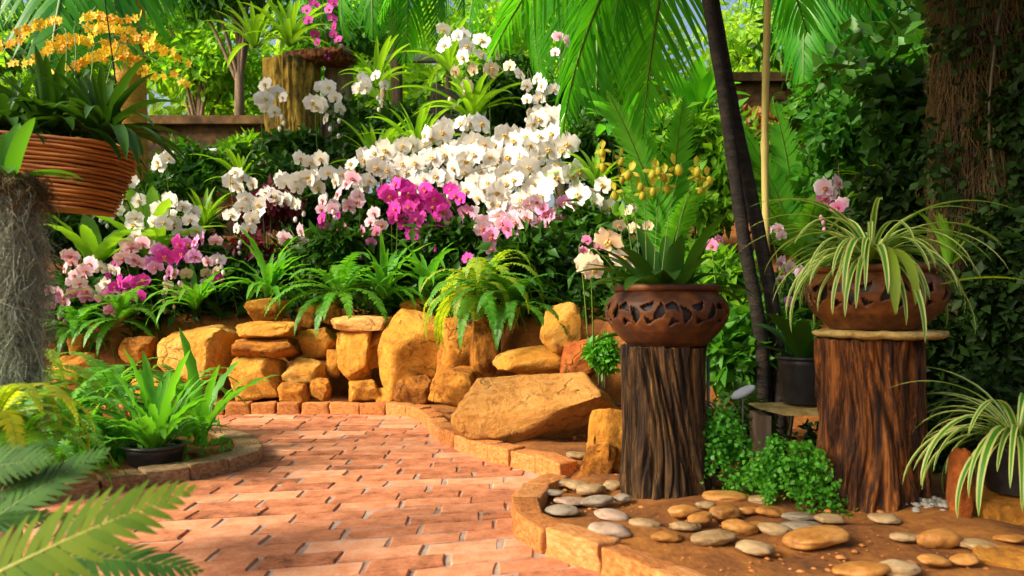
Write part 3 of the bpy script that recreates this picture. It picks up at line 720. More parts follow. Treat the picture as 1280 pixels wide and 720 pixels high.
# variegated strap leaves
SP = [strap_mesh('leaf', U(.40, .62), U(.030, .043), radians(a), radians(b), .35, 14, cols=4, stripe=True, prof=lambda t: (.55 + 1.2 * t) * (1 - t) ** .55 + .02 if t < .5 else 1.15 * (1 - t) ** .42 * 0.78 + .02, pw=.8) for a, b in ((80, -80), (65, -88), (50, -85), (75, -60), (40, -80), (60, -70), (82, -30))]
SPm = [M['leaf_mid'], M['leaf_cream']]
for m in SP: setmats(m, SPm)
t = rosette('spider_plant', 'large variegated spider plant with long arching cream-edged leaves in the right bowl', 'plant', (RX - .02, RY - .05, BZ + .235), SP, 112, SPm, tilt=.25, s=(.58, .95), group='spider plants')
WIDE = [strap_mesh('leaf', .40, .052, radians(60), radians(-95), .3, 12, cols=2, pw=.6)]; setmats(WIDE[0], M['leaf_olive'])
for a, s in ((-1.75, 1.0), (-1.45, .85), (-1.62, .7)): obj('broad_leaf', WIDE[0], None, t, rotz(a, (0.05 + .05 * a, -.1, .02), s))
FL_ = [strap_mesh('leaf', .36, .06, radians(25), radians(-12), .2, 10)]; setmats(FL_[0], M['leaf_olive'])
obj('broad_leaf', FL_[0], None, t, rotz(-.25, (.12, -.12, -.1), .95))
# second spider plant at the right edge in its dark pot
def pot(name, label, x, y, z, r, h, mat='black_plastic', group=None, rim=.012, taper=.78):
    t = thing(name, label, 'plant pot', (x, y, z), group); mb = MB()
    mb.lathe([(.001, 0), (r * taper, 0), (r * taper + .004, .004), (r * .99, h - .03), (r, h - .028), (r, h), (r - .006, h), (r - .01, h - .03), (r * taper, .03), (.001, .03)], 48); obj('body', mb.mesh('body'), M[mat], t)
    mb = MB(); mb.lathe([(r - .008, h - .006), (r + rim, h - .006), (r + rim, h + .006), (r - .008, h + .006), (r - .008, h - .006)], 48); obj('rim', mb.mesh('rim'), M[mat], t)
    mb = MB(); mb.lathe([(.001, h * .86), (r * .9, h * .84)], 24); obj('potting_soil', mb.mesh('potting_soil'), M['ground'], t); return t
q = at(1262, 560, 2.62)
rock('tall yellowish block under the dark pot at the right edge', 1208, 612, 1300, 676, 2.62, 'rock', group='rocks by the right edge', seed=31, rough=.06)
pot('plant_pot', 'dark round pot at the right edge holding the second spider plant', q.x + .03, 2.62, at(0, 614, 2.62).z, .115, .17)
t = rosette('spider_plant', 'smaller variegated spider plant spilling from the dark pot at the right edge', 'plant', (q.x + .02, 2.60, at(0, 558, 2.62).z), SP, 80, SPm, tilt=.3, s=(.7, 1.05), group='spider plants')
# board with the black pot, behind and between the stumps
by = 3.22; bz = at(0, 503, by).z; bx0, bx1 = at(938, 0, by).x, at(1062, 0, by).x
bench = thing('plant_bench', 'low mossy yellow board on two legs carrying a black pot between the stumps', 'bench', ((bx0 + bx1) / 2, by, ground_z(1.2, by)))
me = rock_mesh('board', ((bx1 - bx0) / 2, .14, .024), 77, 4, .9, .05, 0); obj('board', me, M['slab'], bench, Matrix.Translation((0, 0, bz - .024 - bench.location.z)))
for s in (-1, 1):
    mb = MB(); hh = (bz - .045 - bench.location.z) / 2; mb.box((s * .17, 0, hh), (.018, .09, hh)); obj('leg', mb.mesh('leg', False), M['bark_grey'], bench)
pq = at(1005, 0, 3.2)
pot('plant_pot', 'black plastic nursery pot standing on the mossy board beside the right stump', pq.x, 3.2, bz + .002, .105, .19)
DARKB = [strap_mesh('leaf', U(.22, .34), U(.05, .08), radians(a), radians(b), .25) for a, b in ((80, 40), (60, 10), (45, -20))]
rosette('broad_leaf_plant', 'dark broad leaved plant growing in the black pot on the board', 'plant', (pq.x, 3.2, bz + .17), DARKB, 12, M['leaf_dark'])
# grey coil ornament beside the left stump
q = at(882, 0, 3.02); t = thing('coil_ornament', 'dull grey metal stand of three stacked spiral coils beside the left stump', 'ornament', (q.x, 3.02, ground_z(q.x, 3.02)))
for py, rr in ((515, .052), (552, .042), (590, .046)):
    z = at(0, py, 3.02).z - t.location.z; mb = MB()
    pts = [Vector((.3 * rr * 0 + rr * (.15 + .85 * k / 60) * cos(k * .42), -.015 + .02 * (1 - k / 60), z + rr * (.15 + .85 * k / 60) * sin(k * .42))) for k in range(61)]
    mb.tube(pts, .0042, 6); obj('coil', mb.mesh('coil'), M['metal'], t)
mb = MB(); mb.tube([(0.01, .0, 0), (.01, .0, .52)], .007, 8); obj('post', mb.mesh('post'), M['metal'], t)
q = at(929, 490, 3.0); mb = MB(); blob(mb, (0, 0, 0), (.055, .012, .02), 20); t = thing('label_plate', 'small pale grey oval plate leaning above the maidenhair fern', 'plate', q)
o = obj('plate', mb.mesh('plate'), M['pipe'], t, Matrix.Rotation(-.45, 4, 'Y'))
mb = MB(); mb.tube([(0, .005, 0), (.0, .01, -(q.z - ground_z(q.x, q.y)))], .004, 6); obj('stake', mb.mesh('stake'), M['metal'], t)
# maidenhair ferns
def maiden(label, px, py, d, hw, n, seed):
    c = at(px, py, d); base = Vector((c.x, d + hw[1] * .6, c.z)); gz = ground_z(base.x, base.y); t = thing('maidenhair_fern', label, 'fern', (base.x, base.y, gz), 'maidenhair ferns'); C = []; r = []
    crown_ = Vector((0, 0, max(c.z - gz - hw[2] * .1, .03)))
    for i in range(30):
        a = U(0, 6.28); L_ = U(.45, 1.2); up_ = U(-.1, .95); e = crown_ + Vector((cos(a) * hw[0] * L_, sin(a) * hw[1] * L_ - hw[1] * .6, hw[2] * (up_ - .75 * L_)))
        pts = crom([crown_ * .3, crown_.lerp(e, .45) + Vector((0, 0, hw[2] * (.25 + .4 * max(up_, 0)))), e], 6); mb = MB(); mb.tube(pts, .0013, 4); obj('stalk', mb.mesh('stalk'), M['bark_dark'], t)
        for k in range(4, 13):
            p = pts[k]; s_ = .016 + .022 * sin(pi * (k - 3) / 10); C.append(tuple(p)); r.append((s_ * 1.25, s_ * 1.1, s_ * .5))
    obj('foliage', cloud_mesh('foliage', C, r, n, .0165, .95, .35, seed, 'round', up=.9, shell=.2), M['leaf_fresh'], t); return t
maiden('bright green maidenhair fern hanging in a narrow tongue left of the mossy board', 902, 556, 2.9, (.11, .09, .17), 2500, 21)
maiden('wide mid green maidenhair fern mound in front of the right stump', 985, 588, 2.78, (.215, .13, .175), 4400, 22)

# ------------------------------------------------------------------ rocks
Wd = 6.1
for a in [
 ('large rounded ochre boulder at the left end of the rock wall', 190, 406, 296, 484, 6.0),
 ('long flat slab topping the stack right of the large rounded boulder', 294, 401, 376, 423, 5.95),
 ('wide low block just under the long flat slab', 294, 420, 374, 449, 5.9),
 ('big pitted block at the foot of the stack right of the rounded boulder', 286, 445, 361, 503, 5.85),
 ('narrow pale block set back under the ferns above the rubble gap', 370, 380, 401, 410, 6.3),
 ('wedge shaped block leaning right beside the narrow pale block', 396, 373, 430, 408, 6.32),
 ('squat yellow block in the middle of the rubble gap', 374, 409, 424, 452, 6.05),
 ('brick shaped lower block below the squat yellow block', 357, 446, 412, 480, 5.9),
 ('small pale triangular stone at the kerb below the brick shaped block', 348, 478, 389, 504, 5.7),
 ('small rounded stone at the kerb left of the tall upright block', 385, 472, 414, 502, 5.72),
 ('tall upright block with a notched side in the middle of the wall', 418, 404, 468, 487, 5.85),
 ('smooth leaning stone wedged between the upright block and the biggest block', 453, 406, 493, 462, 5.9),
 ('biggest tall block of the rock wall, just left of the draping fern', 473, 385, 560, 499, 5.8),
 ('tall block half hidden behind the draping yellow green fern', 545, 395, 600, 480, 5.65),
 ('upright stone showing through the fronds above the wide boulder', 586, 394, 628, 482, 5.3),
 ('low ochre stone at the bend of the kerb behind the wide boulder', 536, 458, 606, 512, 5.2),
 ('flat stone behind the back edge of the wide boulder', 615, 432, 712, 474, 4.9),
 ('square upright yellow stone standing behind the wide boulder near the left bowl', 674, 377, 727, 442, 4.85),
 ('low broken stone at the foot of the tall upright block', 432, 474, 480, 506, 5.72),
 ('low broken stone at the foot of the biggest block', 492, 468, 546, 510, 5.62),
 ('small dark stone in the rubble gap between the two broken foot stones', 468, 484, 500, 508, 5.7),
 ('rounded filler stone between the pitted block and the brick shaped block', 352, 420, 384, 452, 6.1),
 ('small sharp stone under the fern tips at the top of the wall', 500, 372, 545, 394, 6.3),
 ('low ochre stone at the far left of the wall behind the fern bed', 66, 440, 132, 482, 6.0),
 ('small dark edged stone left of the large rounded boulder', 150, 420, 194, 456, 6.1),
 ('upright thin stone at the far left below the pink orchids', 88, 416, 108, 448, 6.2),
 ('round stone behind the fern at the top left of the stack', 310, 372, 360, 403, 6.25),
 ('little filler stone between the rubble gap and the tall upright block', 408, 436, 426, 474, 5.95),
 ('ochre stone peeping through the left fern bed below the boulder', 165, 470, 225, 502, 5.9)]:
    rock(*a[:6], cuts=(((U(-.4, .2), -.6, .75), U(.62, .75)),) if a[3] - a[1] > 25 else (), mat='rock', seed=None, rough=.13)
rock('flat pinkish slab capping the upright block in the middle of the wall', 412, 394, 500, 414, 5.85, 'rock_pink', dep=.6)
rock('rough reddish stone beside the square upright yellow stone', 700, 423, 745, 484, 4.7, 'rock_red', rough=.16)
rock('very wide pinkish ochre boulder lying on the bed right of the path', 566, 464, 772, 560, 4.35, 'rock_pink', dep=.8, seed=5, sub=5, rough=.09, blocky=.7, cuts=(((-.15, -.62, .78), .50), ((.55, -.7, -.45), .62)))
rock('yellow rock tucked against the left side of the grey brown stump', 734, 508, 792, 598, 3.45, 'rock', seed=52)
rock('lower broken step of the yellow rock left of the grey brown stump', 724, 552, 772, 604, 3.38, 'rock', seed=57, rough=.14)
rock('narrow upright orange slab of stone at the right edge under the spider plant', 1186, 560, 1214, 672, 2.55, 'rock_red', group='rocks by the right edge', dep=.9, seed=88)
rock('large yellow boulder cut off by the bottom right corner', 1205, 682, 1310, 745, 2.2, 'rock', group='rocks by the right edge', seed=90)
rock('flaky red stone at the foot of the right stump', 1054, 656, 1112, 684, 2.66, 'rock_red', group='rocks by the right edge', rough=.2, seed=91)

# ------------------------------------------------------------------ river stones
COB = {}
def cobble(label, px, py, w, h, mat, name='river_stone', tilt=None):
    """a flat river stone lying on the soil; px, py is its middle in the photograph"""
    d0 = 760 / (py + h * .45 - HZ); d = (EYE - .05 - .02) * FPX / (py + h * .35 - HZ)
    hx = w / 2 / FPX * d; p = at(px, py, d); th = max(.011, min(hx * .5, h / 2 / FPX * d * .72)); hy = hx * U(.62, .8)
    bm = bmesh.new(); bmesh.ops.create_icosphere(bm, subdivisions=4, radius=1); s = Vector((U(0, 90), U(0, 90), 0))
    for v in bm.verts:
        k = 1 + .22 * noise.noise(v.co * 1.1 + s) + .08 * noise.noise(v.co * 2.6 + s); c = v.co * k
        e = math.hypot(c.x, c.y); v.co = Vector((c.x * hx, c.y * hy, math.copysign(abs(c.z) ** .85, c.z) * th))
    me = bpy.data.meshes.new('river_stone'); bm.to_mesh(me); bm.free(); me.polygons.foreach_set('use_smooth', [True] * len(me.polygons))
    o = obj(name, me, M[mat]); o.location = (p.x, d + hy * .3, ground_z(p.x, d + hy * .3) + th * .38 + .012); o.rotation_euler = (U(-.12, .05), U(-.14, .14) if tilt is None else tilt, U(-.3, .3))
    return tag(o, label, 'river stone', 'flat river stones around the stumps')
for a in [
 ('brownish flat stone at the back left of the loose stones before the yellow rock', 700, 599, 38, 12, 'cobble_tan'),
 ('small tan stone just right of the back left brownish stone', 723, 603, 28, 14, 'cobble_tan'),
 ('rounded tan stone in front of the yellow rock left of the stump', 738, 608, 33, 17, 'cobble_tan'),
 ('tan stone touching the left foot of the grey brown stump', 767, 603, 24, 19, 'cobble_tan'),
 ('pinkish flat stone in the middle of the loose stones left of the stump', 715, 624, 37, 12, 'cobble_pale'),
 ('bluish grey stone between the pinkish stone and the grey brown stump', 747, 624, 37, 16, 'cobble_grey'),
 ('grey stone nearest the kerb in the cluster left of the stump', 703, 634, 38, 13, 'cobble_grey'),
 ('pale stone lying behind the biggest pale stone before the left stump', 766, 642, 40, 14, 'cobble_pale'),
 ('biggest pale pink stone in front of the left stump', 762, 658, 51, 24, 'cobble_pale'),
 ('tan stone right of the biggest pale stone under the left stump', 806, 652, 33, 16, 'cobble_tan'),
 ('orange stone at the right foot of the left stump', 856, 639, 36, 18, 'cobble_orange'),
 ('small orange stone leaning on the one at the right foot of the left stump', 876, 648, 30, 19, 'cobble_orange'),
 ('wide dark orange stone under the narrow maidenhair fern', 907, 624, 47, 17, 'cobble_orange'),
 ('round orange stone in front of the wide dark orange stone', 907, 641, 38, 22, 'cobble_orange'),
 ('large grey brown stone farthest out on the soil between the stumps', 893, 670, 52, 22, 'cobble_tan'),
 ('orange stone right of the large grey brown stone on the soil', 928, 659, 40, 22, 'cobble_orange'),
 ('olive tan stone at the front right of the large grey brown stone', 945, 683, 42, 19, 'cobble_tan'),
 ('small brown stone in the shade right behind the left stump', 881, 613, 22, 12, 'cobble_orange'),
 ('small rounded stone under the edge of the wide maidenhair fern', 936, 641, 22, 13, 'cobble_orange'),
 ('small stone half hidden below the narrow maidenhair fern', 924, 611, 25, 13, 'cobble_tan'),
 ('thin flat stone at the end of the kerb beside the path', 677, 595, 34, 9, 'cobble_tan'),
 ('very wide orange stone in front of the right stump', 1022, 673, 72, 24, 'cobble_orange'),
 ('round yellow stone standing right of the right stump', 1177, 676, 43, 29, 'cobble_orange'),
 ('pale orange stone at the bottom edge below the right stump', 1081, 713, 58, 21, 'cobble_orange'),
 ('bumpy yellow stone at the bottom edge right of the pale orange stone', 1126, 712, 46, 22, 'cobble_tan'),
 ('thin grey stone at the back under the wide maidenhair fern', 1000, 650, 36, 12, 'cobble_grey'),
 ('long dark grey stone behind the very wide orange stone', 1003, 662, 46, 14, 'cobble_grey'),
 ('grey brown stone left of the very wide orange stone', 968, 663, 36, 17, 'cobble_tan'),
 ('small orange stone in front of the yellow boulder at bottom right', 1207, 704, 30, 15, 'cobble_orange'),
 ('brown flat stone under the narrow upright orange slab', 1226, 686, 42, 14, 'cobble_tan'),
 ('thin orange stone at the right edge above the corner boulder', 1266, 678, 34, 12, 'cobble_orange'),
 ('flat ochre stone left of the wide boulder beside the far kerb', 588, 549, 34, 12, 'cobble_orange'),
 ('wide ochre stone in front of the wide boulder on the rubble', 655, 578, 52, 17, 'cobble_orange'),
 ('small ochre stone right of the wide ochre rubble stone', 712, 580, 34, 13, 'cobble_orange'),
 ('small flat stone under the front of the wide boulder', 622, 562, 30, 11, 'cobble_tan'),
 ('little tan stone on the rubble below the right end of the wide boulder', 722, 566, 26, 11, 'cobble_tan'),
 ('short orange stone by the kerb left of the wide ochre rubble stone', 618, 575, 26, 10, 'cobble_orange'),
 ('dark tan stone behind the wide dark orange stone by the left stump', 950, 628, 34, 13, 'cobble_tan'),
 ('small tan stone left of the round orange stone between the stumps', 884, 634, 24, 12, 'cobble_tan'),
 ('orange stone tucked under the front of the wide maidenhair fern', 965, 643, 34, 15, 'cobble_orange'),
 ('brown stone close to the left side of the right stump', 1038, 652, 34, 14, 'cobble_tan'),
 ('tan stone between the flaky red stone and the round yellow stone', 1132, 676, 30, 13, 'cobble_tan'),
 ('flat orange stone at the bottom right beside the corner boulder', 1170, 705, 36, 15, 'cobble_orange'),
 ('grey stone against the back of the loose stones left of the stump', 690, 612, 28, 9, 'cobble_grey'),
 ('small grey stone at the left foot of the left stump', 778, 622, 20, 11, 'cobble_grey'),
 ('tan stone in front of the orange pair at the right foot of the left stump', 858, 657, 34, 14, 'cobble_tan'),
 ('small orange stone behind the olive tan stone between the stumps', 950, 660, 28, 13, 'cobble_orange'),
 ('tan stone right behind the flaky red stone at the right stump', 1108, 652, 36, 13, 'cobble_tan'),
 ('orange stone nearest the path edge right of the biggest pale stone', 835, 668, 34, 14, 'cobble_orange'),
 ('reddish stone lying in the left fern bed beside the black pot', 138, 588, 26, 18, 'cobble_orange'),
 ('small yellow stone right of the black pot in the left fern bed', 243, 562, 14, 11, 'cobble_orange')]: cobble(a[0], a[1], a[2], a[3] * 1.14, a[4] * 1.14, a[5])
# grit and leaf litter
pts = []; rs = np.random.RandomState(4); V = []; F = []
cand = np.stack([rs.uniform(-3.2, 2.6, 9000), rs.uniform(1.9, 5.2, 9000)], 1); sd = path_sd(cand[:, 0], cand[:, 1]); cand = cand[(sd > .12) & ((cand[:, 0] > -.4) | (rs.rand(9000) < .4))][:3200]
zz = height(cand[:, 0], cand[:, 1]); T = np.array([(-1, -1, 0), (1, -1, 0), (1, 1, 0), (-1, 1, 0), (-.6, -.5, .9), (.5, -.6, .8), (.6, .5, .9), (-.5, .6, .8)]); TF = np.array([(0, 1, 5, 4), (1, 2, 6, 5), (2, 3, 7, 6), (3, 0, 4, 7), (4, 5, 6, 7)])
for i, (x, y) in enumerate(cand):
    s = .0025 + .009 * rs.rand() ** 5; a = rs.rand() * 6.28; c, s_ = cos(a), sin(a); m = T * np.array([s * rs.uniform(.7, 1.5), s, s * .7]); V.append(np.stack([m[:, 0] * c - m[:, 1] * s_ + x, m[:, 0] * s_ + m[:, 1] * c + y, m[:, 2] + zz[i] - .002], 1)); F.append(TF + 8 * i)
o = obj('soil_grit', np_mesh('soil_grit', np.concatenate(V), np.concatenate(F)), M['edge']); o['kind'] = 'stuff'; o['label'] = 'fine orange grit and crumbs on the soil'
V, F = [], []
for i in range(45):
    x, y = 1.3 + rs.normal() * .06 + .1, 2.62 + rs.normal() * .05; x = at(1160, 0, 2.7).x + rs.normal() * .06; s = .008 + .006 * rs.rand(); m = T * s; V.append(m * [1, 1, .8] + [x, y + .08, ground_z(x, y) + .01 + .012 * rs.rand()]); F.append(TF + 8 * i)
o = obj('white_gravel', np_mesh('white_gravel', np.concatenate(V), np.concatenate(F)), M['white_bit']); o['kind'] = 'stuff'; o['label'] = 'small white gravel beside the right stump'
# ------------------------------------------------------------------ hanging basket and left foreground
BD = 3.5; c = at(66, 262, BD); z0 = c.z
bk = thing('wooden_basket', 'orange boat shaped basket of horizontal wooden slats hanging at upper left', 'basket', c)
mb = MB(); nS = 17; Hh = at(0, 178, BD).z - z0
for k in range(nS):
    f = (k + .5) / nS; hx = .25 + .115 * f + U(-.006, .006); hy = .14 + .08 * f + U(-.005, .005); z = Hh * k / nS; th = Hh / nS
    ring = []
    for (g, zz) in ((0, 0), (.008, th * .25), (.009, th * .6), (0, th * .93)):
        for j in range(44):
            a = 2 * pi * j / 44; ca, sa = cos(a), sin(a); q = 3.2
            rx = (hx + g) * (1 + .02 * noise.noise(Vector((ca * 2, sa * 2, k * 3.1)))) * math.copysign(abs(ca) ** (2 / q), ca); ry = (hy + g) * math.copysign(abs(sa) ** (2 / q), sa)
            ring.append((rx + .05 * zz, ry, z + zz + .007 * noise.noise(Vector((rx * 5, ry * 5, k * 7.3))) - rx * .09))
    mb.add(ring, [(r * 44 + j, r * 44 + (j + 1) % 44, (r + 1) * 44 + (j + 1) % 44, (r + 1) * 44 + j) for r in range(3) for j in range(44)])
    mb.f.append(tuple(len(mb.v) - 44 + j for j in range(44))); mb.m.append(0); b0 = len(mb.v) - 176; mb.f.append(tuple(b0 + j for j in range(44))[::-1]); mb.m.append(0)
obj('slatted_body', mb.mesh('slatted_body'), M['basket'], bk)
for sx in (-.33, .33):
    mb = MB(); mb.tube([(sx, 0, Hh - .03), (sx * .35, 0, Hh + 1.6)], .003, 6); obj('hanging_wire', mb.mesh('hanging_wire'), M['bark_dark'], bk)
VL = [strap_mesh('leaf', U(.36, .52), U(.042, .062), radians(a), radians(b), .4, 12) for a, b in ((75, 20), (55, -20), (40, -45), (60, -50), (30, -60), (82, 50))]
for (px, dy, n, lab) in ((128, 0, 30, 'dark glossy strap leaved plant at the right end of the wooden basket'), (62, .03, 24, 'dark strap leaved plant in the middle of the wooden basket'), (6, -.02, 20, 'dark strap leaved plant at the left end of the wooden basket by the photo edge')):
    q = at(px, 176, BD + dy); rosette('strap_leaved_plant', lab, 'plant', q, VL, n + 24, M['leaf_dark'], s=(.65, 1.1), group='strap leaved plants in the basket')
# post wrapped in grey moss at the left edge
md = 2.25; q = at(13, 640, md); pz = at(0, 226, md).z
mp = thing('moss_post', 'post thickly draped in grey Spanish moss at the left edge', 'moss post', (q.x, md, ground_z(q.x, md)))
H0 = pz - mp.location.z; mb = MB(); mb.tube([(0, 0, -.03), (.004, 0, H0 * .5), (0, 0, H0)], [.03, .034, .036], 14); obj('post', mb.mesh('post'), M['bark_grey'], mp)
st = []
for i in range(7000):
    a = U(0, 6.28); z = H0 * (1 - .57 * R.random() ** 1.25); rr = .027 + .034 * R.random() ** 1.5; rr *= 1.0 + .25 * sin(z * 8 + a) + .2 * sin(z * 19 + 2 * a)
    st.append((rr * cos(a), rr * sin(a), z, cos(a), sin(a), 0))
obj('spanish_moss', strands('spanish_moss', st, .15, .0011, .030, 9, 3, .022), M['moss_grey'], mp)
st = [(.05 * cos(a), .05 * sin(a), H0 + U(-.02, .03), cos(a), sin(a), 0) for a in [U(0, 6.28) for _ in range(700)]]
obj('moss_cap', strands('moss_cap', st, .09, .0016, .02, 6, 8, .05), M['moss_brown'], mp)
BN = [strap_mesh('leaf', U(.14, .2), U(.035, .05), radians(a), radians(b), .3) for a, b in ((80, 40), (50, 0), (35, -25))]
rosette('strap_leaved_plant', 'short broad green leaves sprouting on top of the moss draped post', 'plant', (q.x - .01, md, pz), BN, 9, M['leaf_mid'])

# foreground fern fronds
FG = [frond_mesh('frond', 1.0, 19, .25, .050, radians(8), radians(-14), 62, .22, seg=5, r=.009, bare=.0, jit=.06, lift=.10, prof=lambda t: (.75 + .5 * t) * (1 - t ** 2.6) ** .8 + .05 if t < .6 else 1.05 * (1 - t ** 2.6) ** .8 + .04) for _ in range(2)]
def lay(par, me, a, b, nz, mats, name='frond'):
    setmats(me, mats); a, b = Vector(a), Vector(b); Mx = frame(b - a, nz, a - par.location, (b - a).length)
    obj(name, me, None, par, Mx); mb = MB(); g = Vector((par.location.x, par.location.y, par.location.z))
    mb.tube(crom([(0, 0, 0), (a - g) * .55 + Vector((0, 0, .04)), a - g], 5), .004, 6); obj('stalk', mb.mesh('stalk'), M['stem_green'], par)
b0 = Vector((-1.02, 1.12, ground_z(-1.02, 1.12)))
f1 = thing('fern', 'yellow green fern frond with a golden midrib in the bottom left corner', 'fern', b0, 'foreground ferns')
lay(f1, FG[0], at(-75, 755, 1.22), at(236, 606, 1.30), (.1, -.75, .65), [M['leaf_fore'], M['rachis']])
b1 = Vector((-1.2, 1.45, ground_z(-1.2, 1.45)))
f2 = thing('fern', 'dark blue green fern fronds behind the yellow green frond at bottom left', 'fern', b1, 'foreground ferns')
for me in FG[1:]: pass
for a, b, nz in (((-60, 690, 1.5), (132, 556, 1.62), (.1, -.5, .8)), ((20, 700, 1.45), (252, 706, 1.5), (.1, -.35, .9)), ((-30, 600, 1.55), (70, 545, 1.7), (0, -.5, .8)), ((40, 730, 1.4), (190, 745, 1.35), (0, -.3, .9)), ((-70, 640, 1.55), (95, 585, 1.6), (.1, -.7, .6)), ((-80, 600, 1.6), (60, 570, 1.55), (.2, -.8, .5)), ((-60, 660, 1.4), (110, 640, 1.55), (0, -.3, .9))):
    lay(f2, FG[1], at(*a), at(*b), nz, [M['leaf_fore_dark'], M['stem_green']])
f3 = thing('fern', 'small green fern tip poking up at the bottom edge of the path', 'fern', (at(360, 735, 2.1).x, 2.1, -.01), 'foreground ferns')

# ------------------------------------------------------------------ ferns and strap plants of the beds
def fern_set(L, n, pl, pw, k=4, hi=80, lo=-40, **kw):
    return [frond_mesh('frond', L * U(.85, 1.1), n, pl, pw, radians(hi - 22 * i * U(.8, 1.1)), radians(lo - 14 * i), 75, .3, r=.003, **kw) for i in range(k)]
SWORD = fern_set(.46, 24, .055, .021); SWORD_B = fern_set(.46, 24, .055, .021); SWORD_O = fern_set(.5, 24, .055, .022, lo=-75)
SWORD_M = SWORD + SWORD_O
for m in SWORD: setmats(m, [M['leaf_fresh'], M['rachis']])
for m in SWORD_B: setmats(m, [M['leaf_mid'], M['stem_green']])
for m in SWORD_O: setmats(m, [M['leaf_lime'], M['rachis']])
WAVY = [strap_mesh('frond', U(.40, .5), U(.042, .056), radians(a), radians(b), .3, 14, wave=.35, prof=lambda t: min(1, .3 + 2.2 * t) * (1 - t ** 2.5) ** .9 + .03) for a, b in ((85, 20), (72, -25), (60, -50), (48, -70), (80, -5))]
for m in WAVY: setmats(m, M['leaf_fresh'])
def fern(label, px, py, d, size, n=22, kind=SWORD, group='ferns of the garden beds', drop=None):
    p = at(px, py, d); gz = ground_z(p.x, p.y); z = max(p.z, gz) if drop is None else p.z
    if 'strap fern' in label: kind = WAVY
    f3_ = size / FPX * d / .42
    t = thing('fern', label, 'fern', (p.x, p.y, z - .01), group)
    for i in range(n):
        a = 6.28 * (i + U(.1, .9)) / n; obj('frond', R.choice(kind), None, t, rotz(a, (cos(a) * .015, sin(a) * .015, 0), f3_ * U(.75, 1.15), U(-.2, .2)))
    return t
for a in [
 ('arching strap fern on top of the stack left of the rubble gap', 335, 368, 6.2, 82, 28),
 ('wide sword fern spreading above the rubble gap', 425, 368, 6.15, 88, 30),
 ('strap fern above the tall upright block in the wall', 480, 372, 6.15, 80, 28),
 ('strap fern above the biggest block left of the draping fern', 535, 358, 6.1, 82, 28),
 ('low sword fern on the far left of the rock wall under the pink orchids', 150, 400, 6.2, 76, 26),
 ('strap fern behind the large rounded boulder', 245, 384, 6.3, 80, 26),
 ('small fern at the far left behind the moss post', 95, 410, 6.2, 64, 22)]: fern(*a)
fern('yellow green fern at the top of the wall beside the white orchids', 612, 345, 5.4, 78, 28, SWORD_O)
fern('bright fern draping down the rock face left of the wide boulder', 598, 366, 5.2, 96, 30, SWORD_M)
fern('darker green fern hanging low over the right side of the draping fern', 640, 384, 5.1, 92, 30, SWORD_B)
for a in [
 ('bushy bright fern in the left bed behind the black pot', 140, 495, 4.5, 100, 30, SWORD),
 ('tall bright fern in the left bed close to the rounded boulder', 225, 495, 4.5, 82, 22, SWORD),
 ('fern in the left bed beside the moss post', 75, 530, 3.6, 135, 34, SWORD),
 ('green fern covering the foot of the moss draped post', 22, 545, 2.12, 120, 26, SWORD),
 ('fresh green fern between the moss post and the dark fronds at the left edge', -8, 520, 2.0, 120, 20, SWORD_O),
 ('olive fern behind the moss post at the left edge', 20, 490, 3.8, 130, 30, SWORD_O),
 ('fern low in the left bed in front of the reddish stone', 75, 575, 3.1, 90, 20, SWORD_B)]: fern(*a[:5], n=a[5], kind=a[6])
q = Vector((at(194, 0, 3.55).x, 3.55)); gz = ground_z(q.x, q.y)
pot('plant_pot', 'wide shallow black pot sunk in the left bed beside the mossy edging', q.x, q.y, gz - .02, .125, .105, taper=.85)
NEST = [strap_mesh('leaf', U(.28, .38), U(.030, .042), radians(a), radians(b), .3, 12, wave=.3) for a, b in ((86, 50), (76, 20), (66, 0), (56, -20))]
rosette('nest_fern', 'bright green strap leaved fern growing in the shallow black pot', 'fern', (q.x, q.y, gz + .07), NEST, 40, M['leaf_fresh'], s=(.95, 1.4), spread=.04)
rosette('strap_leaved_plant', 'upright green blades at the right end of the left fern bed', 'plant', (at(250, 0, 4.1).x, 4.1, ground_z(at(250, 0, 4.1).x, 4.1)), NEST, 12, M['leaf_fresh'], s=(1.2, 1.9))
rosette('strap_leaved_plant', 'green blades left of the shallow black pot', 'plant', (at(95, 0, 3.5).x, 3.5, ground_z(at(95, 0, 3.5).x, 3.5)), NEST, 16, M['leaf_fresh'], s=(.8, 1.2))
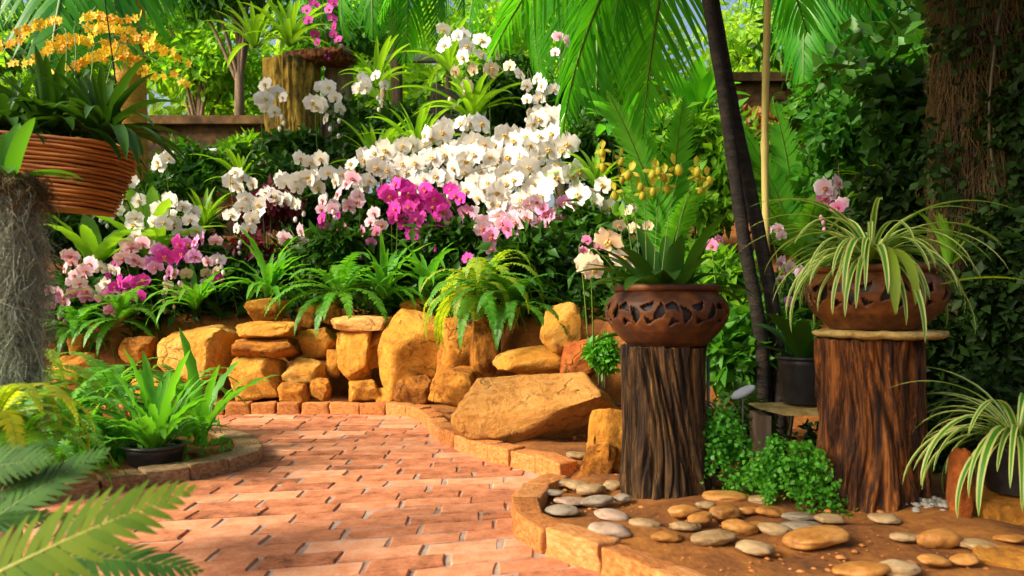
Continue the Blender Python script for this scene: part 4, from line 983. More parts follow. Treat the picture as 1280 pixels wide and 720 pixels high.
# big nest ferns and broad straps above the left orchids
BIG = [strap_mesh('leaf', U(.62, .85), U(.13, .17), radians(a), radians(b), .2, 14, wave=.12) for a, b in ((85, 55), (70, 20), (60, -10))]
for (px, py, d, n, lab) in ((118, 335, 6.5, 11, 'large nest fern with wavy lime leaves under the wooden basket'), (190, 330, 6.7, 11, 'large nest fern with upright leaves right of the wooden basket')):
    rosette('nest_fern', lab, 'fern', at(px, py, d), BIG, n, M['leaf_bright'], s=(.8, 1.1), group='large nest ferns')
BRO = [strap_mesh('leaf', U(.5, .75), U(.055, .075), radians(a), radians(b), .35, 12) for a, b in ((80, 20), (62, -15), (45, -40), (88, 50))]
for (px, py, d, n, mat, s, lab) in (
 (255, 285, 7.4, 26, 'leaf_bright', .8, 'bright leafy clump behind the white orchids left of the pillar'),
 (300, 230, 7.6, 22, 'leaf_mid', .8, 'green leafy clump in front of the brown wall'),
 (520, 195, 7.3, 26, 'leaf_bright', 1.15, 'large lime strap leaved clump above the white orchid mass'),
 (470, 215, 7.4, 22, 'leaf_mid', 1.0, 'strap leaved clump right of the mossy pillar'),
 (590, 150, 7.5, 26, 'leaf_bright', 1.25, 'high strap leaved clump in the centre below the palm fronds'),
 (470, 110, 8.2, 20, 'leaf_mid', 1.0, 'strap leaved clump growing on the right side of the pillar top'),
 (560, 90, 7.9, 20, 'leaf_bright', 1.0, 'bright strap leaved clump behind the high white orchids'),
 (690, 210, 7.0, 18, 'leaf_olive', .9, 'olive strap leaved clump right of the white orchid mass'),
 (745, 235, 6.4, 20, 'leaf_mid', .8, 'strap leaved clump behind the yellow slipper orchids'),
 (1115, 250, 4.6, 22, 'leaf_mid', .62, 'upright grassy clump behind the large spider plant'),
 (1185, 330, 3.7, 14, 'leaf_dark', .55, 'dark strap leaved clump at the right of the large spider plant')):
    p = at(px, py, d); rosette('strap_leaved_plant', lab, 'plant', p, BRO, n, M[mat], s=(.6 * s, 1.0 * s), group='strap leaved clumps in the back bed')
# wine red foliage plants
for (px, py, d, w, lab) in ((335, 255, 7.1, .3, 'wine red leafy plant behind the white orchids left of the pillar'), (318, 320, 6.9, .22, 'small wine red plant under the white orchid above the fern')):
    shrub('red_leaved_plant', lab, 'plant', at(px, py, d), (w, .2, w), 420, .11, 'leaf_red', 40 + px, .4)
# dark broad leaved bushes under the orchids
for i, (px, py, d, w, h, mat, lab) in enumerate((
 (690, 335, 5.6, .45, .40, 'leaf_dark', 'dark glossy bush below the orchids left of the cutwork bowl'),
 (740, 300, 6.2, .4, .40, 'leaf_dark', 'dark bush behind the peach orchid flowers'),
 (590, 305, 6.5, .5, .3, 'leaf_dark', 'dark low bush under the magenta orchids'),
 (430, 320, 6.7, .5, .3, 'leaf_dark', 'dark low bush under the white orchids in the centre left'),
 (240, 345, 6.8, .6, .28, 'leaf_dark', 'dark low bush under the pink orchids at left'),
 (90, 380, 6.7, .6, .3, 'leaf_mid', 'green low bush at the far left of the orchid bed'),
 (560, 255, 7.4, .9, .45, 'leaf_dark', 'dark bush at the back of the white orchid mass'),
 (370, 250, 7.7, .7, .5, 'leaf_dark', 'dark bush in front of the mossy pillar foot'),
 (640, 130, 8.0, .8, .7, 'leaf_dark', 'dark bush high behind the hanging white orchid chains'),
 (480, 170, 8.0, .7, .5, 'leaf_dark', 'dark bush between the pillar and the lime strap leaves'),
 (720, 180, 7.2, .6, .6, 'leaf_dark', 'dark bush below the centre palm fronds'),
 (930, 430, 3.9, .30, .32, 'leaf_mid', 'leafy green bush between the two stumps'),
 (900, 350, 4.6, .35, .4, 'leaf_bright', 'bright leafy bush behind the left bowl'),
 (985, 400, 4.1, .25, .35, 'leaf_dark', 'dark bush behind the black pot on the board'),
 (750, 440, 4.4, .12, .12, 'leaf_fresh', 'small bright green plant in the dark pot behind the left bowl'),
 (860, 210, 6.0, .7, .6, 'leaf_bright', 'large broad leaved bush behind the yellow slipper orchids'),
 (235, 215, 8.6, .5, .4, 'leaf_mid', 'green bush in front of the brown wall right of the basket'),
 (300, 190, 8.9, .35, .3, 'leaf_bright', 'bright small bush in front of the brown wall beside the pillar'),
 (205, 270, 7.6, .6, .4, 'leaf_dark', 'dark bush behind the cascading white orchids at left'),
 (90, 290, 7.5, .6, .4, 'leaf_dark', 'dark bush behind the nest ferns below the basket'),
 (370, 195, 8.0, .4, .3, 'leaf_dark', 'dark small bush right at the foot of the mossy pillar'),
 (300, 330, 7.0, .5, .3, 'leaf_dark', 'dark bush between the pink orchids and the red plants'),
 (470, 280, 7.1, .5, .35, 'leaf_dark', 'dark bush left of the magenta orchids'),
 (640, 300, 7.0, .5, .4, 'leaf_dark', 'dark bush behind the lowest pink cascade'),
 (930, 540, 3.4, .22, .25, 'leaf_dark', 'dark leafy plant in the shade under the mossy board'))):
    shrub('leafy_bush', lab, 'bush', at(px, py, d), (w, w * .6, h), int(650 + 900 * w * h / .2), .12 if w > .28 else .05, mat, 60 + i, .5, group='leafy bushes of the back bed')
pot('plant_pot', 'small dark grey pot behind the wide boulder beside the left bowl', at(757, 0, 4.35).x, 4.35, ground_z(.55, 4.35) , .075, .15)
# low leafy cover of the back bed
C = []; r = []
for i in range(230):
    x = U(-4.6, 1.6); y = float(front(x)) + U(.25, 1.9); C.append((x, y, ground_z(x, y) + .08)); r.append((.22, .18, .16))
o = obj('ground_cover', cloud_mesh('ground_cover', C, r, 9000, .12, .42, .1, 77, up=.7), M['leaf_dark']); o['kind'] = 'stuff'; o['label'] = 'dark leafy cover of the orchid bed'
# left bed low green
C = []; r = []
for i in range(90):
    x = U(-3.6, -1.5); y = U(2.6, 4.4)
    if path_sd(np.array([x]), np.array([y]))[0] > .2: C.append((x, y, ground_z(x, y) + .05)); r.append((.15, .15, .09))
o = obj('ground_cover', cloud_mesh('ground_cover', C, r, 3000, .06, .5, .1, 78, up=.6), M['leaf_fresh']); o['kind'] = 'stuff'; o['label'] = 'low green leaves covering the left fern bed'
# a few small fronds for the fern at the bottom edge
for a in (1.2, 1.9, 2.6): obj('frond', SWORD[2], None, f3, rotz(a, (0, 0, 0), .35))
# ------------------------------------------------------------------ orchids
G1 = 'white orchids of the big central mass'
G2 = 'white orchid sprays around the bed'
G3 = 'pink and magenta orchid sprays'
for lab, pts, d, n, size, col, g in (
 ('white orchid spray reaching farthest left in the central mass', [(505, 200), (465, 205), (435, 232)], 6.9, 12, 27, 'white', G1),
 ('white orchid spray along the top left slope of the central mass', [(560, 178), (520, 190), (480, 212)], 6.9, 14, 27, 'white', G1),
 ('white orchid spray at the upper middle of the central mass', [(605, 165), (570, 170), (535, 195)], 6.95, 12, 27, 'white', G1),
 ('white orchid spray at the very top right of the central mass', [(700, 152), (672, 165), (645, 188)], 6.7, 13, 28, 'white', G1),
 ('white orchid spray down the right flank of the central mass', [(700, 172), (685, 200), (655, 222)], 6.6, 13, 29, 'white', G1),
 ('white orchid spray across the middle of the central mass', [(650, 185), (610, 192), (570, 208)], 6.8, 14, 28, 'white', G1),
 ('white orchid spray in the heart of the central mass above the magenta flowers', [(640, 208), (600, 212), (560, 226)], 6.7, 13, 28, 'white', G1),
 ('white orchid spray just above the left magenta orchids', [(560, 205), (530, 212), (500, 226)], 6.75, 11, 27, 'white', G1),
 ('white orchid spray above the lower pink and white cascade', [(668, 215), (650, 235), (630, 268)], 6.5, 12, 30, 'white', G1),
 ('white orchid spray right of the magenta orchids', [(620, 232), (608, 250), (600, 278)], 6.5, 9, 28, 'white', G1),
 ('white orchid spray leaning out at the right end of the central mass', [(728, 228), (705, 240), (680, 272)], 6.4, 11, 31, 'white', G1),
 ('short white orchid spray at the extreme right of the central mass', [(738, 238), (750, 248), (752, 265)], 6.4, 5, 28, 'white', G1),
 ('white orchid spray low at the left end of the central mass', [(480, 205), (450, 215), (432, 245)], 6.95, 9, 26, 'white', G1),
 ('pinkish white orchid spray at the middle of the right flank', [(650, 245), (665, 262), (660, 285)], 6.45, 8, 28, ['white', 'blush'], G1),
 ('white orchid spray with yellowish hearts left of the central mass', [(375, 215), (395, 212), (412, 235)], 6.9, 10, 26, 'white', G2),
 ('white orchid spray beside the wine red plant', [(340, 232), (358, 238), (372, 250)], 6.9, 9, 26, 'white', G2),
 ('small white orchid spray above the white one by the red leaves', [(288, 222), (298, 228), (306, 240)], 7.0, 6, 24, 'white', G2),
 ('white orchid spray hanging over the small wine red plant', [(318, 248), (310, 265), (298, 295)], 6.8, 9, 24, 'white', G2),
 ('white orchid spray in front of the right side of the mossy pillar', [(394, 118), (408, 124), (415, 146)], 7.6, 9, 24, 'white', G2),
 ('white orchid spray on the left edge of the mossy pillar', [(328, 118), (340, 122), (352, 138)], 7.7, 7, 23, 'white', G2),
 ('white orchid spray right of the mossy pillar', [(448, 104), (462, 102), (472, 116)], 7.6, 6, 21, 'white', G2),
 ('little white orchid spray highest in the centre of the bed', [(548, 46), (560, 44), (568, 54)], 7.4, 4, 24, 'white', G2),
 ('long white orchid chain hanging high in the centre', [(592, 42), (588, 70), (572, 110)], 7.3, 8, 25, ['white', 'cream'], G2),
 ('pale peach orchid pair beside the high white chain', [(612, 78), (622, 80), (630, 90)], 7.3, 4, 22, 'cream', G2),
 ('thin hanging white orchid chain above the right of the central mass', [(660, 88), (666, 110), (662, 145)], 7.1, 6, 20, 'white', G2),
 ('white orchid chain beside the thin one above the central mass', [(680, 105), (684, 125), (672, 150)], 7.1, 5, 20, ['white', 'cream'], G2),
 ('pale orchid chain hanging among the palm leaflets', [(702, 40), (706, 60), (700, 82)], 7.1, 4, 18, 'blush', G2),
 ('white orchid spray cascading over the lilac flowers at left', [(208, 255), (222, 265), (240, 298)], 6.6, 12, 25, 'white', G2),
 ('white orchid spray right below the wooden basket', [(172, 238), (150, 246), (132, 262)], 6.7, 8, 22, 'white', G2),
 ('rounded white orchid cluster above the lilac orchids', [(165, 288), (180, 284), (200, 298)], 6.5, 9, 25, 'white', G2),
 ('small white orchid cluster among the magenta flowers at left', [(120, 350), (135, 348), (152, 352)], 6.4, 6, 20, 'white', G2),
 ('cream orchid spray in two strands under the lilac orchids', [(240, 350), (225, 352), (212, 372)], 6.4, 9, 19, 'cream', G2),
 ('white orchid just peeping right below the basket beside the tall nest fern', [(205, 198), (212, 205)], 7.0, 4, 22, 'white', G2),
 ('magenta orchid spray at the upper left of the magenta mass', [(488, 235), (500, 245), (515, 262)], 6.45, 10, 24, 'magenta', G3),
 ('magenta orchid spray in the middle of the magenta mass', [(520, 236), (530, 256), (535, 288)], 6.4, 12, 24, 'magenta', G3),
 ('magenta orchid spray at the right end of the magenta mass', [(548, 242), (566, 260), (578, 285)], 6.4, 11, 24, ['magenta', 'pink'], G3),
 ('magenta orchid spray at the lower left of the magenta mass', [(498, 255), (505, 268), (525, 288)], 6.4, 9, 23, 'magenta', G3),
 ('pink orchid spray with few flowers left of the magenta mass', [(475, 272), (465, 285), (456, 302)], 6.5, 6, 20, ['blush', 'pink'], G3),
 ('pale pink orchid spray below the left end of the white mass', [(448, 232), (438, 242), (426, 258)], 6.6, 6, 24, 'blush', G3),
 ('pink and white orchid cascade hanging lowest in the centre', [(612, 272), (622, 290), (638, 322)], 6.2, 14, 25, ['blush', 'pink', 'blush'], G3),
 ('pink orchid cluster right of the pink and white cascade', [(650, 258), (668, 266), (690, 278)], 6.3, 9, 25, ['blush', 'pink'], G3),
 ('mauve orchid spray at the right below the white mass', [(698, 262), (712, 266), (730, 276)], 6.3, 7, 22, 'mauve', G3),
 ('slender pink and magenta orchid spray near the middle left', [(408, 248), (412, 272), (425, 300)], 6.7, 10, 18, ['blush', 'magenta', 'pink'], G3),
 ('small pale pink orchid above the sword fern left of centre', [(362, 288), (368, 296), (372, 308)], 6.7, 4, 21, 'blush', G3),
 ('orchid spray shading from magenta to pale pink left of centre', [(212, 312), (238, 312), (274, 318)], 6.3, 13, 24, ['magenta', 'mauve', 'blush'], G3),
 ('lilac orchid spray below the rounded white cluster', [(158, 318), (185, 318), (216, 332)], 6.3, 13, 24, ['blush', 'mauve', 'mauve'], G3),
 ('pale pink orchid spray falling at the left of the bed', [(102, 322), (98, 345), (92, 380)], 6.3, 13, 23, ['blush', 'blush', 'pink'], G3),
 ('small peach pink orchid beside the moss draped post', [(62, 362), (70, 370), (76, 385)], 6.3, 6, 20, 'blush', G3),
 ('magenta orchid spray lying lowest at the left', [(182, 362), (155, 364), (130, 382)], 6.25, 13, 21, ['magenta', 'magenta', 'pink'], G3),
 ('single pair of small lilac orchids above the fern left of centre', [(260, 338), (266, 350)], 6.4, 3, 17, ['cream', 'mauve'], G3),
 ('single small magenta orchid right of the lilac pair', [(282, 342), (285, 350)], 6.4, 1, 16, 'magenta', G3),
 ('lone magenta orchid close to the left end of the rock wall', [(128, 405), (130, 412)], 6.15, 1, 17, 'magenta', G3),
 ('lone magenta orchid above the draping fern', [(592, 318), (594, 326)], 6.0, 1, 17, 'magenta', G3),
 ('deep pink orchid hanging between white and red blooms at left', [(155, 335), (148, 342), (145, 350)], 6.35, 3, 18, 'magenta', G3)):
    spray(lab, pts, d, max(1, round(n * (.9 if g == G1 else 1))), size * (1.1 if g == G1 else 1.0), col, group=g)
spray('big peach white orchid heads leaning in left of the cutwork bowl', [(738, 312), (755, 322), (768, 338)], 3.9, 4, 42, 'cream', base=(742, 430, 4.2), leaves=2)
spray('small pink orchid flowers behind the big peach heads', [(724, 308), (735, 306), (742, 316)], 4.6, 4, 17, 'pink', base=(735, 420, 4.7), leaves=0)
spray('white orchid bent behind the yellow slipper orchids', [(775, 272), (790, 275), (808, 268)], 5.2, 5, 20, 'cream', base=(790, 420, 5.3), leaves=0)
spray('pink orchid flowers standing above the large spider plant', [(1040, 226), (1044, 245), (1034, 262)], 4.2, 6, 26, ['blush', 'pink'], base=(1060, 400, 4.3), leaves=2, group=G3)
spray('pink orchid flowers between the bamboo pole and the spider plant', [(962, 282), (966, 292), (972, 305)], 4.2, 4, 20, 'blush', base=(990, 420, 4.3), leaves=0, group=G3)
spray('peach orchid flowers at the left edge of the spider plant', [(978, 325), (982, 340), (992, 352)], 4.0, 4, 24, 'blush', base=(1000, 430, 4.1), leaves=0, group=G3)
spray('small pink orchid on the right of the slipper orchid bowl', [(890, 300), (898, 306)], 3.9, 2, 18, 'pink', base=(900, 420, 4.0), leaves=0, group=G3)
spray('small mauve orchids low beside the dark leaning stems', [(985, 372), (990, 380)], 3.9, 3, 12, 'mauve', base=(1000, 440, 4.0), leaves=0, group=G3)
# magenta flowers hanging at the top of the pillar
spray('magenta flowers hanging from the plant on top of the mossy pillar', [(405, -5), (402, 25), (412, 60)], 8.3, 12, 15, 'magenta', base=(395, 78, 8.4), leaves=0, spread=1.0, group=G3)
# golden flowers above the basket
for lab, pts, n in (('golden orange flower spray above the left part of the basket', [(80, 35), (50, 52), (8, 75)], 22), ('golden orange flower spray over the middle of the basket', [(150, 45), (105, 60), (60, 78)], 24), ('golden orange flower spray right above the basket', [(120, 55), (160, 55), (200, 82)], 20), ('golden flower spray rising highest above the basket', [(95, 30), (130, 40), (190, 30)], 16), ('small orange flower spray at the far right above the basket', [(175, 70), (205, 80), (240, 90)], 9)):
    spray(lab, pts, 4.0, int(n * 1.7), 15, ['yellow', 'yellow', 'orange', 'yellow'], base=(pts[0][0] * .5 + 40, 178, 3.45), leaves=0, spread=1.3, group='golden flower sprays over the basket', stemr=.003)
# slipper orchids of the left bowl
Sb = at(830, 372, 2.98)
SL = [strap_mesh('leaf', U(.26, .36), U(.05, .075), radians(a), radians(b), .3, 12) for a, b in ((78, 30), (60, 5), (45, -30), (30, -35), (85, 60))]
rosette('slipper_orchid', 'dark green strap leaved orchid foliage filling the left cutwork bowl', 'orchid', (LX, LY, LZ + .2), SL, 34, M['leaf_dark'], s=(.7, 1.05), spread=.09, group='yellow slipper orchids')
for x0, y0, x1, y1, lab in ((788, 222, 782, 248, 'leftmost'), (806, 205, 812, 228, 'second from the left'), (828, 218, 826, 240, 'middle'), (852, 204, 850, 222, 'tallest central'), (874, 212, 880, 238, 'rightmost'), (768, 190, 766, 206, 'highest small')):
    spray(lab + ' stem of yellow slipper orchid flowers rising from the left bowl', [(x0, y0), (x1, y1)], 3.05, 3, 29, 'slip', base=(815 + (x0 - 825) * .3, 366, 3.0), leaves=0, spread=.7, group='yellow slipper orchids', stemr=.0022)

# ------------------------------------------------------------------ palms, poles, trunks
PALM = [frond_mesh('frond', 1.0, 44, .36, .0155, radians(12), radians(-42), 48, .6, seg=5, r=.011, bare=.12, jit=.08, lift=.05, point=.8) for _ in range(3)]
for m in PALM: setmats(m, [M['leaf_palm'], M['stem_green']])
PALM_S = [frond_mesh('frond', 1.0, 40, .20, .026, radians(5), radians(-25), 62, .25, seg=4, r=.008, bare=.06, jit=.05, lift=.05) for _ in range(2)]
for m in PALM_S: setmats(m, [M['leaf_fresh'], M['stem_green']])
def palm(label, base, stems, crown, fr, group='palms over the garden', mat='bark_dark', meshes=PALM):
    t = thing('palm', label, 'palm', base, group); b = Vector(base)
    for pts, rad in stems:
        mb = MB(); mb.tube([p - b for p in crom(pts, 8)], rad, 12); obj('trunk', mb.mesh('trunk'), M[mat], t)
    cr = Vector(crown)
    for e, s in fr:
        e = Vector(e); x = e - cr; c0 = cr + x * .02
        obj('frond', R.choice(meshes), None, t, frame(x + Vector((0, 0, x.length * .25)), (0, 0, 1), c0 - b, x.length * s))
    return t
base = Vector((at(962, 0, 3.7).x, 3.7, ground_z(at(962, 0, 3.7).x, 3.7)))
cr = at(872, -190, 3.8)
A = [base + Vector((-.02, .02, -.02)), at(952, 430, 3.68), at(930, 300, 3.68), at(906, 130, 3.72), at(880, -40, 3.76), cr]
B = [base + Vector((.05, 0, -.02)), at(970, 415, 3.72), at(946, 280, 3.74), at(913, 120, 3.79), at(886, -40, 3.83), cr + Vector((.03, .05, 0))]
palm('palm with two dark leaning stems between the pots and fronds hanging into the top', base, [(A, [.034 - .0002 * i + .002 * (i % 3 == 0) for i in range(41)]), (B, [.036 - .0002 * i + .002 * (i % 4 == 0) for i in range(41)])], cr,
     [(at(690, 160, 4.6), 1.0), (at(800, 165, 5.0), 1.0), (at(610, 70, 5.0), 1.0), (at(1010, 40, 5.4), 1.0), (at(745, 60, 4.3), .9), (at(1090, 10, 4.8), 1.0)])
def hang(label, bx, d, crown, fr, tr=.06, mat='bark_grey', meshes=PALM):
    c = at(*crown, d); x = c.x if bx is None else at(bx, 0, d).x; b = Vector((x, d, ground_z(x, d)))
    return palm(label, b, [([b, b.lerp(c, .5), c], tr)], c, [(at(*q), 1.0) for q in fr], mat=mat, meshes=meshes)
hang('palm behind the bed with bright fronds hanging over the centre of the photo', 700, 8.2, (720, -190), [(640, 90, 7.6), (560, 40, 7.8), (730, 120, 7.2), (790, 90, 7.6), (850, 40, 8), (520, -10, 8.0), (760, 150, 7.0), (690, 60, 7.8), (460, 20, 8.2), (820, 110, 7.4)], tr=.07)
hang('palm behind the right side with fronds against the bright sky', 1075, 8.6, (1050, -170), [(965, 60, 8.0), (1010, 120, 7.8), (1080, 90, 7.8), (1150, 60, 8.2), (1190, 0, 8.6), (930, 0, 8.5), (1045, 115, 7.6), (990, 90, 7.5), (1110, 110, 7.7)], tr=.07)
hang('orange barked palm trunk behind the basket with dark leaves hanging at the top left', 168, 8.0, (160, -120), [(55, 60, 5.2), (140, 55, 5.6), (190, -10, 6.2), (-30, 20, 6)], tr=.15, mat='bark_palm')
hang('palm between the pillar and the centre with fronds drooping at the top', 500, 9.0, (490, -170), [(400, 35, 8.4), (455, 25, 8.0), (520, 60, 8.2), (570, 40, 8.4), (350, 5, 8.6), (600, 10, 8.6)], tr=.07)
hang('palm far right at the back with thin fronds above the dark shrubs', 1160, 9.4, (1140, -170), [(1060, 80, 8.8), (1110, 100, 8.6), (1170, 70, 8.8), (1010, 40, 9.0), (1215, 20, 9.2)], tr=.07)
# tree fern leaves behind the slipper orchids
t = hang('low feathery palm with flat bright fronds behind the slipper orchids', 830, 5.4, (835, 330), [(770, 110, 5.0), (800, 130, 5.1), (850, 120, 5.0), (900, 190, 5.2), (905, 290, 5.0), (790, 200, 5.2), (870, 230, 4.8)], tr=.03, meshes=PALM_S)
hang('low feathery palm with bright fronds right of the dark leaning stems', 1000, 6.0, (1000, 330), [(930, 150, 5.6), (975, 120, 5.7), (1040, 150, 5.8), (1080, 230, 5.7), (940, 240, 5.4), (1030, 230, 5.3)], tr=.03, meshes=PALM_S)
# bamboo pole
bx = at(958, 0, 3.95).x; mb = MB(); zt3 = at(0, -60, 3.95).z; g0 = ground_z(bx, 3.95)
pts = []; rr = []
for k in range(40):
    z = g0 - .02 + (zt3 - g0) * k / 39; pts.append((bx + .008 * sin(k * .2), 3.95, z)); rr.append(.0185 + (.004 if k % 6 == 0 else 0) - (.002 if k % 6 == 1 else 0))
mb.tube(pts, rr, 12); o = obj('bamboo_pole', mb.mesh('bamboo_pole'), M['bamboo']); tag(o, 'upright yellow bamboo pole right of the dark leaning palm stems', 'pole')
BRW = [strap_mesh('leaf', U(.5, .7), U(.13, .18), radians(a), radians(b), .25, 12, prof=lambda t: sin(pi * min(1, t * .9 + .08)) ** .8 + .02) for a, b in ((80, 10), (60, -30), (40, -60), (75, -10))]
for px, py, d, n, lab in ((775, 175, 5.9, 12, 'plant with big broad bright leaves below the centre palm fronds'), (870, 150, 6.1, 10, 'plant with big broad bright leaves left of the dark leaning stems')):
    rosette('broad_leaf_plant', lab, 'plant', at(px, py, d), BRW, n, M['leaf_palm'], s=(.7, 1.1), group='broad leaved plants')
# mossy pillar, grey post, wall and pipe at the back
pd = 8.6
def pillar(name, label, x0, x1, ytop, d, mat, seed, cat, dep=.5):
    a, b = at(x0, ytop, d), at(x1, ytop, d); gz = ground_z((a.x + b.x) / 2, d) - .05; h = (a.z - gz) / 2
    o = obj(name, rock_mesh(name, ((b.x - a.x) / 2, (b.x - a.x) * dep, h), seed, 5, .9, .05, 0), M[mat]); o.location = ((a.x + b.x) / 2, d, gz + h); return tag(o, label, cat)
q = at(367, 78, pd); gz = ground_z(q.x, pd) - .05; o = obj('stone_pillar', stump_mesh(.30, q.z - gz, 13, twist=.1, groove=.35, flare=.05, na=160, nz=90), M['pillar']); o.location = (q.x, pd, gz); tag(o, 'mossy ochre pillar with dark stains behind the white orchids', 'pillar')
pillar('dead_tree', 'grey brown trunk standing close behind the right side of the mossy pillar', 398, 440, 60, pd + .25, 'bark_grey', 14, 'trunk')
pillar('dead_tree', 'dark fern covered trunk in the shade above the white orchid mass', 535, 600, 110, 8.4, 'bark_dark', 15, 'trunk')
o = rock('rough brown board lying across the top of the mossy pillar', 345, 62, 445, 82, 8.5, 'wood_red', name='plank', group=None, cat='plank', dep=.4, rough=.15)
def wall(label, x0, x1, y0, d, th=.25, slope=0):
    a, b = at(x0, y0, d), at(x1, y0, d); gz = ground_z((a.x + b.x) / 2, d) - .1; t = thing('garden_wall', label, 'wall', ((a.x + b.x) / 2, d, gz), 'brown walls behind the bed')
    w = (b.x - a.x) / 2; h = a.z - gz; mb = MB(); mb.box((0, 0, h / 2), (w, th / 2, h / 2)); obj('wall', mb.mesh('wall', False), M['oldwall'], t)
    mb = MB(); mb.box((0, -.03, h + .055), (w + .04, th / 2 + .06, .05)); me = mb.mesh('coping', False); obj('coping', me, M['oldwall'], t); return t
wall('stained brown wall with a ledge at the left of the mossy pillar', 150, 352, 160, 9.4)
wall('brown wall showing through the leaves at the right of the dark palm stems', 912, 1130, 108, 9.0)
p0, p1 = at(205, 192, 9.1), at(338, 184, 9.1); mb = MB(); mb.tube([p0, p1], .028, 10); t = thing('pipe', 'pale blue grey pipe running along the brown wall', 'pipe', p0)
for v in range(len(mb.v)): mb.v[v] = tuple(Vector(mb.v[v]) - p0)
obj('tube', mb.mesh('tube'), M['pipe'], t)
for f in (.1, .9):
    q = p0.lerp(p1, f); mb = MB(); mb.tube([q - p0, q - p0 + Vector((0, .05, 0)), q - p0 + Vector((0, .22, 0))], .02, 6); obj('bracket', mb.mesh('bracket'), M['metal'], t)
# plants on top of the pillar
for px, py, d, n, lab in ((362, 58, 8.5, 26, 'dark tangled strap plant perched on the top of the mossy pillar'), (318, 60, 8.8, 20, 'dark strap plant hanging at the upper left of the mossy pillar')):
    rosette('strap_leaved_plant', lab, 'plant', at(px, py, d), BRO, n, M['leaf_dark'], s=(.7, 1.1), group='plants perched on the pillar')
# slatted shade roof behind
a, b = at(478, 70, 9.6), at(556, 58, 9.6); t = thing('shade_roof', 'small grey slatted roof edge below the bright gap in the sky', 'roof', (a + b) / 2 * 1.0)
for k in range(6):
    mb = MB(); w = (b.x - a.x) / 2; mb.box((0, .12 * k, .05 * k - .12), (w, .045, .018)); obj('slat', mb.mesh('slat', False), M['metal'], t)
for s in (-1, 1):
    mb = MB(); hh = t.location.z - ground_z(t.location.x, 9.6); mb.tube([(s * .42, .2, -.06), (s * .42, .2, -hh)], .035, 8); obj('post', mb.mesh('post'), M['bark_grey'], t)

# ------------------------------------------------------------------ dark right side
d = 3.9; c = at(1222, 30, d); gz = ground_z(c.x, d); t = thing('mossy_tree', 'big tree trunk shaggy with brown root moss and ivy at the right', 'tree', (c.x, d, gz))
Ht = 2.75; mb = MB(); pts = [(.03 * sin(k * .5), .0, -.05 + (Ht + 1.0) * k / 24) for k in range(25)]; mb.tube(pts, [.15 + .05 * max(0, 1 - k / 6) for k in range(25)], 20)
obj('trunk', mb.mesh('trunk'), M['bark_dark'], t)
st = []
for i in range(4200):
    a = U(0, 6.28); z = U(.5, Ht) if R.random() < .8 else U(Ht - .3, Ht); st.append((.175 * cos(a), .175 * sin(a), z, cos(a), sin(a), 0))
obj('root_moss', strands('root_moss', st, .34, .0024, .022, 6, 5, .045), M['moss_brown'], t)
C, r = clumps(46, (2.3, 1.9, .4), 99, .2, .36, 1.6); C_skyblock, r2 = clumps(60, (3.0, 1.7, .3), 98, .16, .3, 3); C = np.concatenate([C + np.array([-1.1, -1.1, 3.3]), C_skyblock + np.array([-2.5, -1.5, 4.1])]); C_sunblock, r3 = clumps(44, (1.15, .80, .3), 97, .2, .36, 2); C = np.concatenate([C, C_sunblock + np.array([-2.0 - c.x, 1.0 - d, 3.05 - gz])]); r = np.concatenate([r, r2, r3])
obj('crown', cloud_mesh('crown', C, r, 30000, .18, .6, .4, 99), M['leaf_dark'], t)  # spread wide out of view, with clumps added to block sky fill and sun
C = []; r = []
for i in range(60):
    a = U(3.3, 6.2); z = U(.1, 2.7); C.append((.22 * cos(a) + (-.12 if i % 2 else .12), .22 * sin(a), z)); r.append((.12, .10, .14))
V_ = thing('ivy', 'dark ivy climbing round the shaggy right hand trunk', 'climber', (c.x, d - .02, gz))
obj('foliage', cloud_mesh('foliage', C, r, 3200, .045, .75, .5, 101, 'round', up=.2), M['leaf_shaded_dark'], V_)
mb = MB(); mb.tube(crom([(-.1, -.2, 0), (.05, -.2, .8), (-.08, -.2, 1.6), (.04, -.2, 2.6)], 8), .008, 6); obj('stem', mb.mesh('stem'), M['stem_dark'], V_)
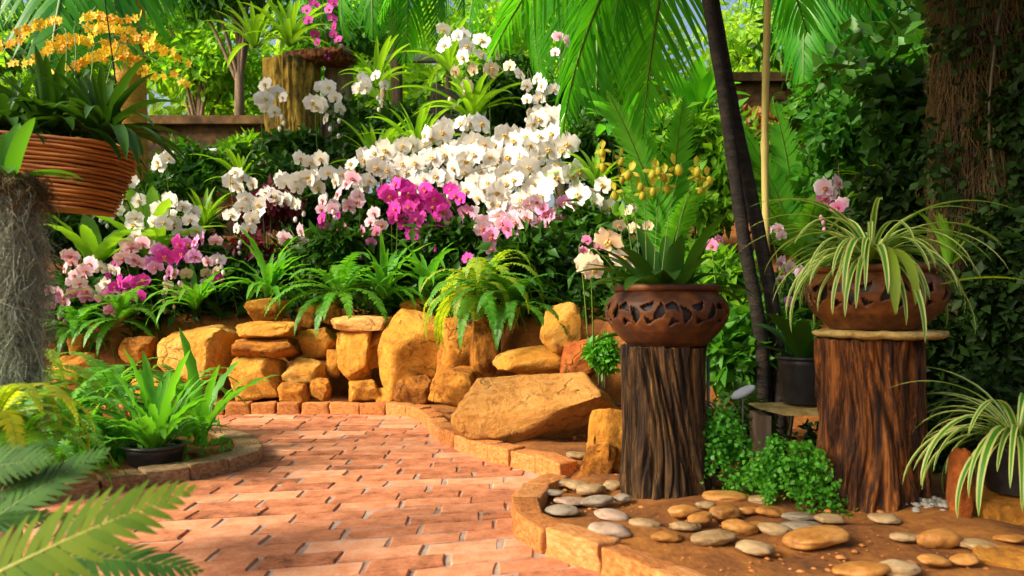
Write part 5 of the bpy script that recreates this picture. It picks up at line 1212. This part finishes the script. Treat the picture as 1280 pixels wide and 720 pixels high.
for i, (px, py, d, w, h, n, s, mat, lab) in enumerate((
 (1140, 165, 4.6, .42, .5, 1300, .12, 'leaf_dark', 'dark broad leaved shrub left of the shaggy right hand trunk'),
 (1150, 90, 5.4, .3, .25, 500, .13, 'leaf_mid', 'green leafy shrub catching light above the dark shrub at right'),
 (1060, 170, 5.6, .5, .5, 1100, .11, 'leaf_mid', 'mid green shrub between the bamboo pole and the dark shrubs'),
 (1150, 300, 4.4, .42, .7, 2700, 0.072, 'leaf_shaded_dark', 'very dark shrub behind the large spider plant'),
 (1290, 150, 3.7, .30, .8, 2700, 0.065, 'leaf_shaded_dark', 'very dark ivy mass at the upper right edge'),
 (1275, 390, 3.4, .30, .6, 2700, 0.065, 'leaf_shaded_dark', 'very dark foliage at the right edge above the dark pot'),
 (1170, 480, 3.7, .45, .55, 3060, 0.065, 'leaf_shaded_dark', 'very dark undergrowth right behind the right stump'),
 (1240, 560, 3.3, .35, .4, 2160, 0.058, 'leaf_shaded_dark', 'very dark undergrowth behind the second spider plant'),
 (945, 165, 8.2, .45, .35, 700, .11, 'leaf_brown', 'dry brown leafy tangle in front of the brown wall right of the bamboo pole'),
 (1030, 130, 8.0, .5, .4, 700, .12, 'leaf_mid', 'green tangle over the top of the right hand brown wall'),
 (1085, 190, 6.0, .3, .3, 400, .09, 'leaf_brown', 'dry orange brown plant among the shrubs at right'),
 (1060, 330, 5.0, .5, .6, 1200, .10, 'leaf_dark', 'dark shrub behind the pink orchids at right'),
 (1000, 250, 6.4, .6, .7, 1200, .12, 'leaf_dark', 'dark shrub below the brown wall at right'),
 (1080, 560, 3.5, .35, .3, 1620, 0.050, 'leaf_shaded_dark', 'very dark low plants in the gap behind the right stump'))):
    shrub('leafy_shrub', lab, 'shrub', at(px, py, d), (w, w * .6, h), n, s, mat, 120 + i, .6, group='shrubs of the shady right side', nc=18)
# bromeliad like grey leaves seen right
# ------------------------------------------------------------------ trees behind
for i, (px, py, d, hw, n, s, mat, lab) in enumerate((
 (250, 75, 12.0, (1.7, 1.0, 1.5), 5200, .15, 'leaf_sun', 'bright lime tree behind the brown wall left of the pillar'),
 (60, 60, 12.5, (1.9, 1.0, 1.6), 4600, .16, 'leaf_sun', 'bright green tree behind the golden flowers at upper left'),
 (300, -30, 10.5, (1.2, .7, .7), 2200, .17, 'leaf_mid', 'overhanging leafy branch tree at the top left of the pillar'),
 (420, 20, 13.0, (1.4, 1.0, 1.3), 2600, .16, 'leaf_mid', 'mid green tree behind the top of the mossy pillar'),
 (600, 60, 12.5, (1.4, 1.0, 1.5), 3000, .16, 'leaf_sun', 'bright tree behind the high white orchids'),
 (760, 60, 12.0, (1.8, 1.0, 1.7), 3800, .16, 'leaf_sun', 'bright tree behind the centre palm fronds'),
 (940, 110, 12.5, (1.5, 1.0, 1.6), 3000, .16, 'leaf_sun', 'bright tree behind the bamboo pole'),
 (1120, 90, 12.0, (1.6, 1.0, 1.6), 3200, .15, 'leaf_sun', 'bright tree behind the right hand shrubs'),
 (880, 200, 9.6, (1.6, .8, 1.2), 3200, .14, 'leaf_mid', 'mid green small tree behind the slipper orchids'),
 (640, 190, 10.2, (1.8, .8, 1.3), 3400, .14, 'leaf_dark', 'dark small tree behind the white orchid mass'),
 (1240, 40, 8.5, (1.1, .8, 1.6), 2600, .14, 'leaf_dark', 'dark tree at the upper right corner behind the shaggy trunk'))):
    tree('tree', lab, px, py, d, hw, n, s, mat, 200 + i, tr=.09)
C = []; r = []
for i in range(150):
    x = U(-14, 14); C.append((x, U(14.5, 19), U(.5, 1) ** .8 * (6.6 + 1.2 * sin(x * 1.3)))); r.append((1.1, .8, .9))
o = obj('woodland', cloud_mesh('woodland', C, r, 36000, .26, .5, .3, 300), M['leaf_sun']); o['kind'] = 'stuff'; o['label'] = 'bright sunlit woodland beyond the garden'

C = []; r = []
for i in range(70):
    x, y = (U(3.1, 6.5), U(3.4, 9)) if i < 45 else (U(-7, -4.2), U(5.5, 9.5)); C.append((x, y, ground_z(x, y) + U(.2, 2.4))); r.append((.5, .45, .5))
o = obj('undergrowth', cloud_mesh('undergrowth', C, r, 9000, .16, .55, .3, 311), M['leaf_dark']); o['kind'] = 'stuff'; o['label'] = 'dense dark undergrowth closing off both sides of the garden'

# ------------------------------------------------------------------ camera, sky, sun
cam = bpy.data.cameras.new('camera'); co = bpy.data.objects.new('camera', cam); COL.objects.link(co)
co.location = (0, 0, EYE); co.rotation_euler = (pi / 2, 0, 0); cam.sensor_width = 36; cam.lens = FPX / 1280 * 36; cam.shift_y = 20 / 1280
cam.clip_start = .02; cam.clip_end = 1000; cam.dof.use_dof = True; cam.dof.focus_distance = 4.3; cam.dof.aperture_fstop = 3.2
scene.camera = co
SUN = Vector((-.77, -.37, .57)).normalized(); el = math.asin(SUN.z); az = math.atan2(SUN.x, SUN.y)
w = bpy.data.worlds.new('World'); scene.world = w; w.use_nodes = True; nt = w.node_tree; bg = nt.nodes['Background']
sky = nt.nodes.new('ShaderNodeTexSky'); sky.sky_type = 'NISHITA'; sky.sun_disc = False; sky.sun_elevation = el; sky.sun_rotation = az
nt.links.new(sky.outputs[0], bg.inputs['Color']); bg.inputs['Strength'].default_value = .15; sky.dust_density = 7
ld = bpy.data.lights.new('sun', 'SUN'); ld.energy = 3.9; ld.angle = radians(17); ld.color = (1, .90, .72)
lo = bpy.data.objects.new('sun', ld); COL.objects.link(lo); lo.rotation_euler = SUN.to_track_quat('Z', 'Y').to_euler()
vs_ = scene.view_settings; vs_.view_transform = 'Standard'; vs_.look = 'None'; vs_.exposure = .76; vs_.gamma = 1; vs_.use_curve_mapping = False
scene.cycles.max_bounces = 6; scene.cycles.diffuse_bounces = 3; scene.cycles.transmission_bounces = 4; scene.cycles.use_denoising = True
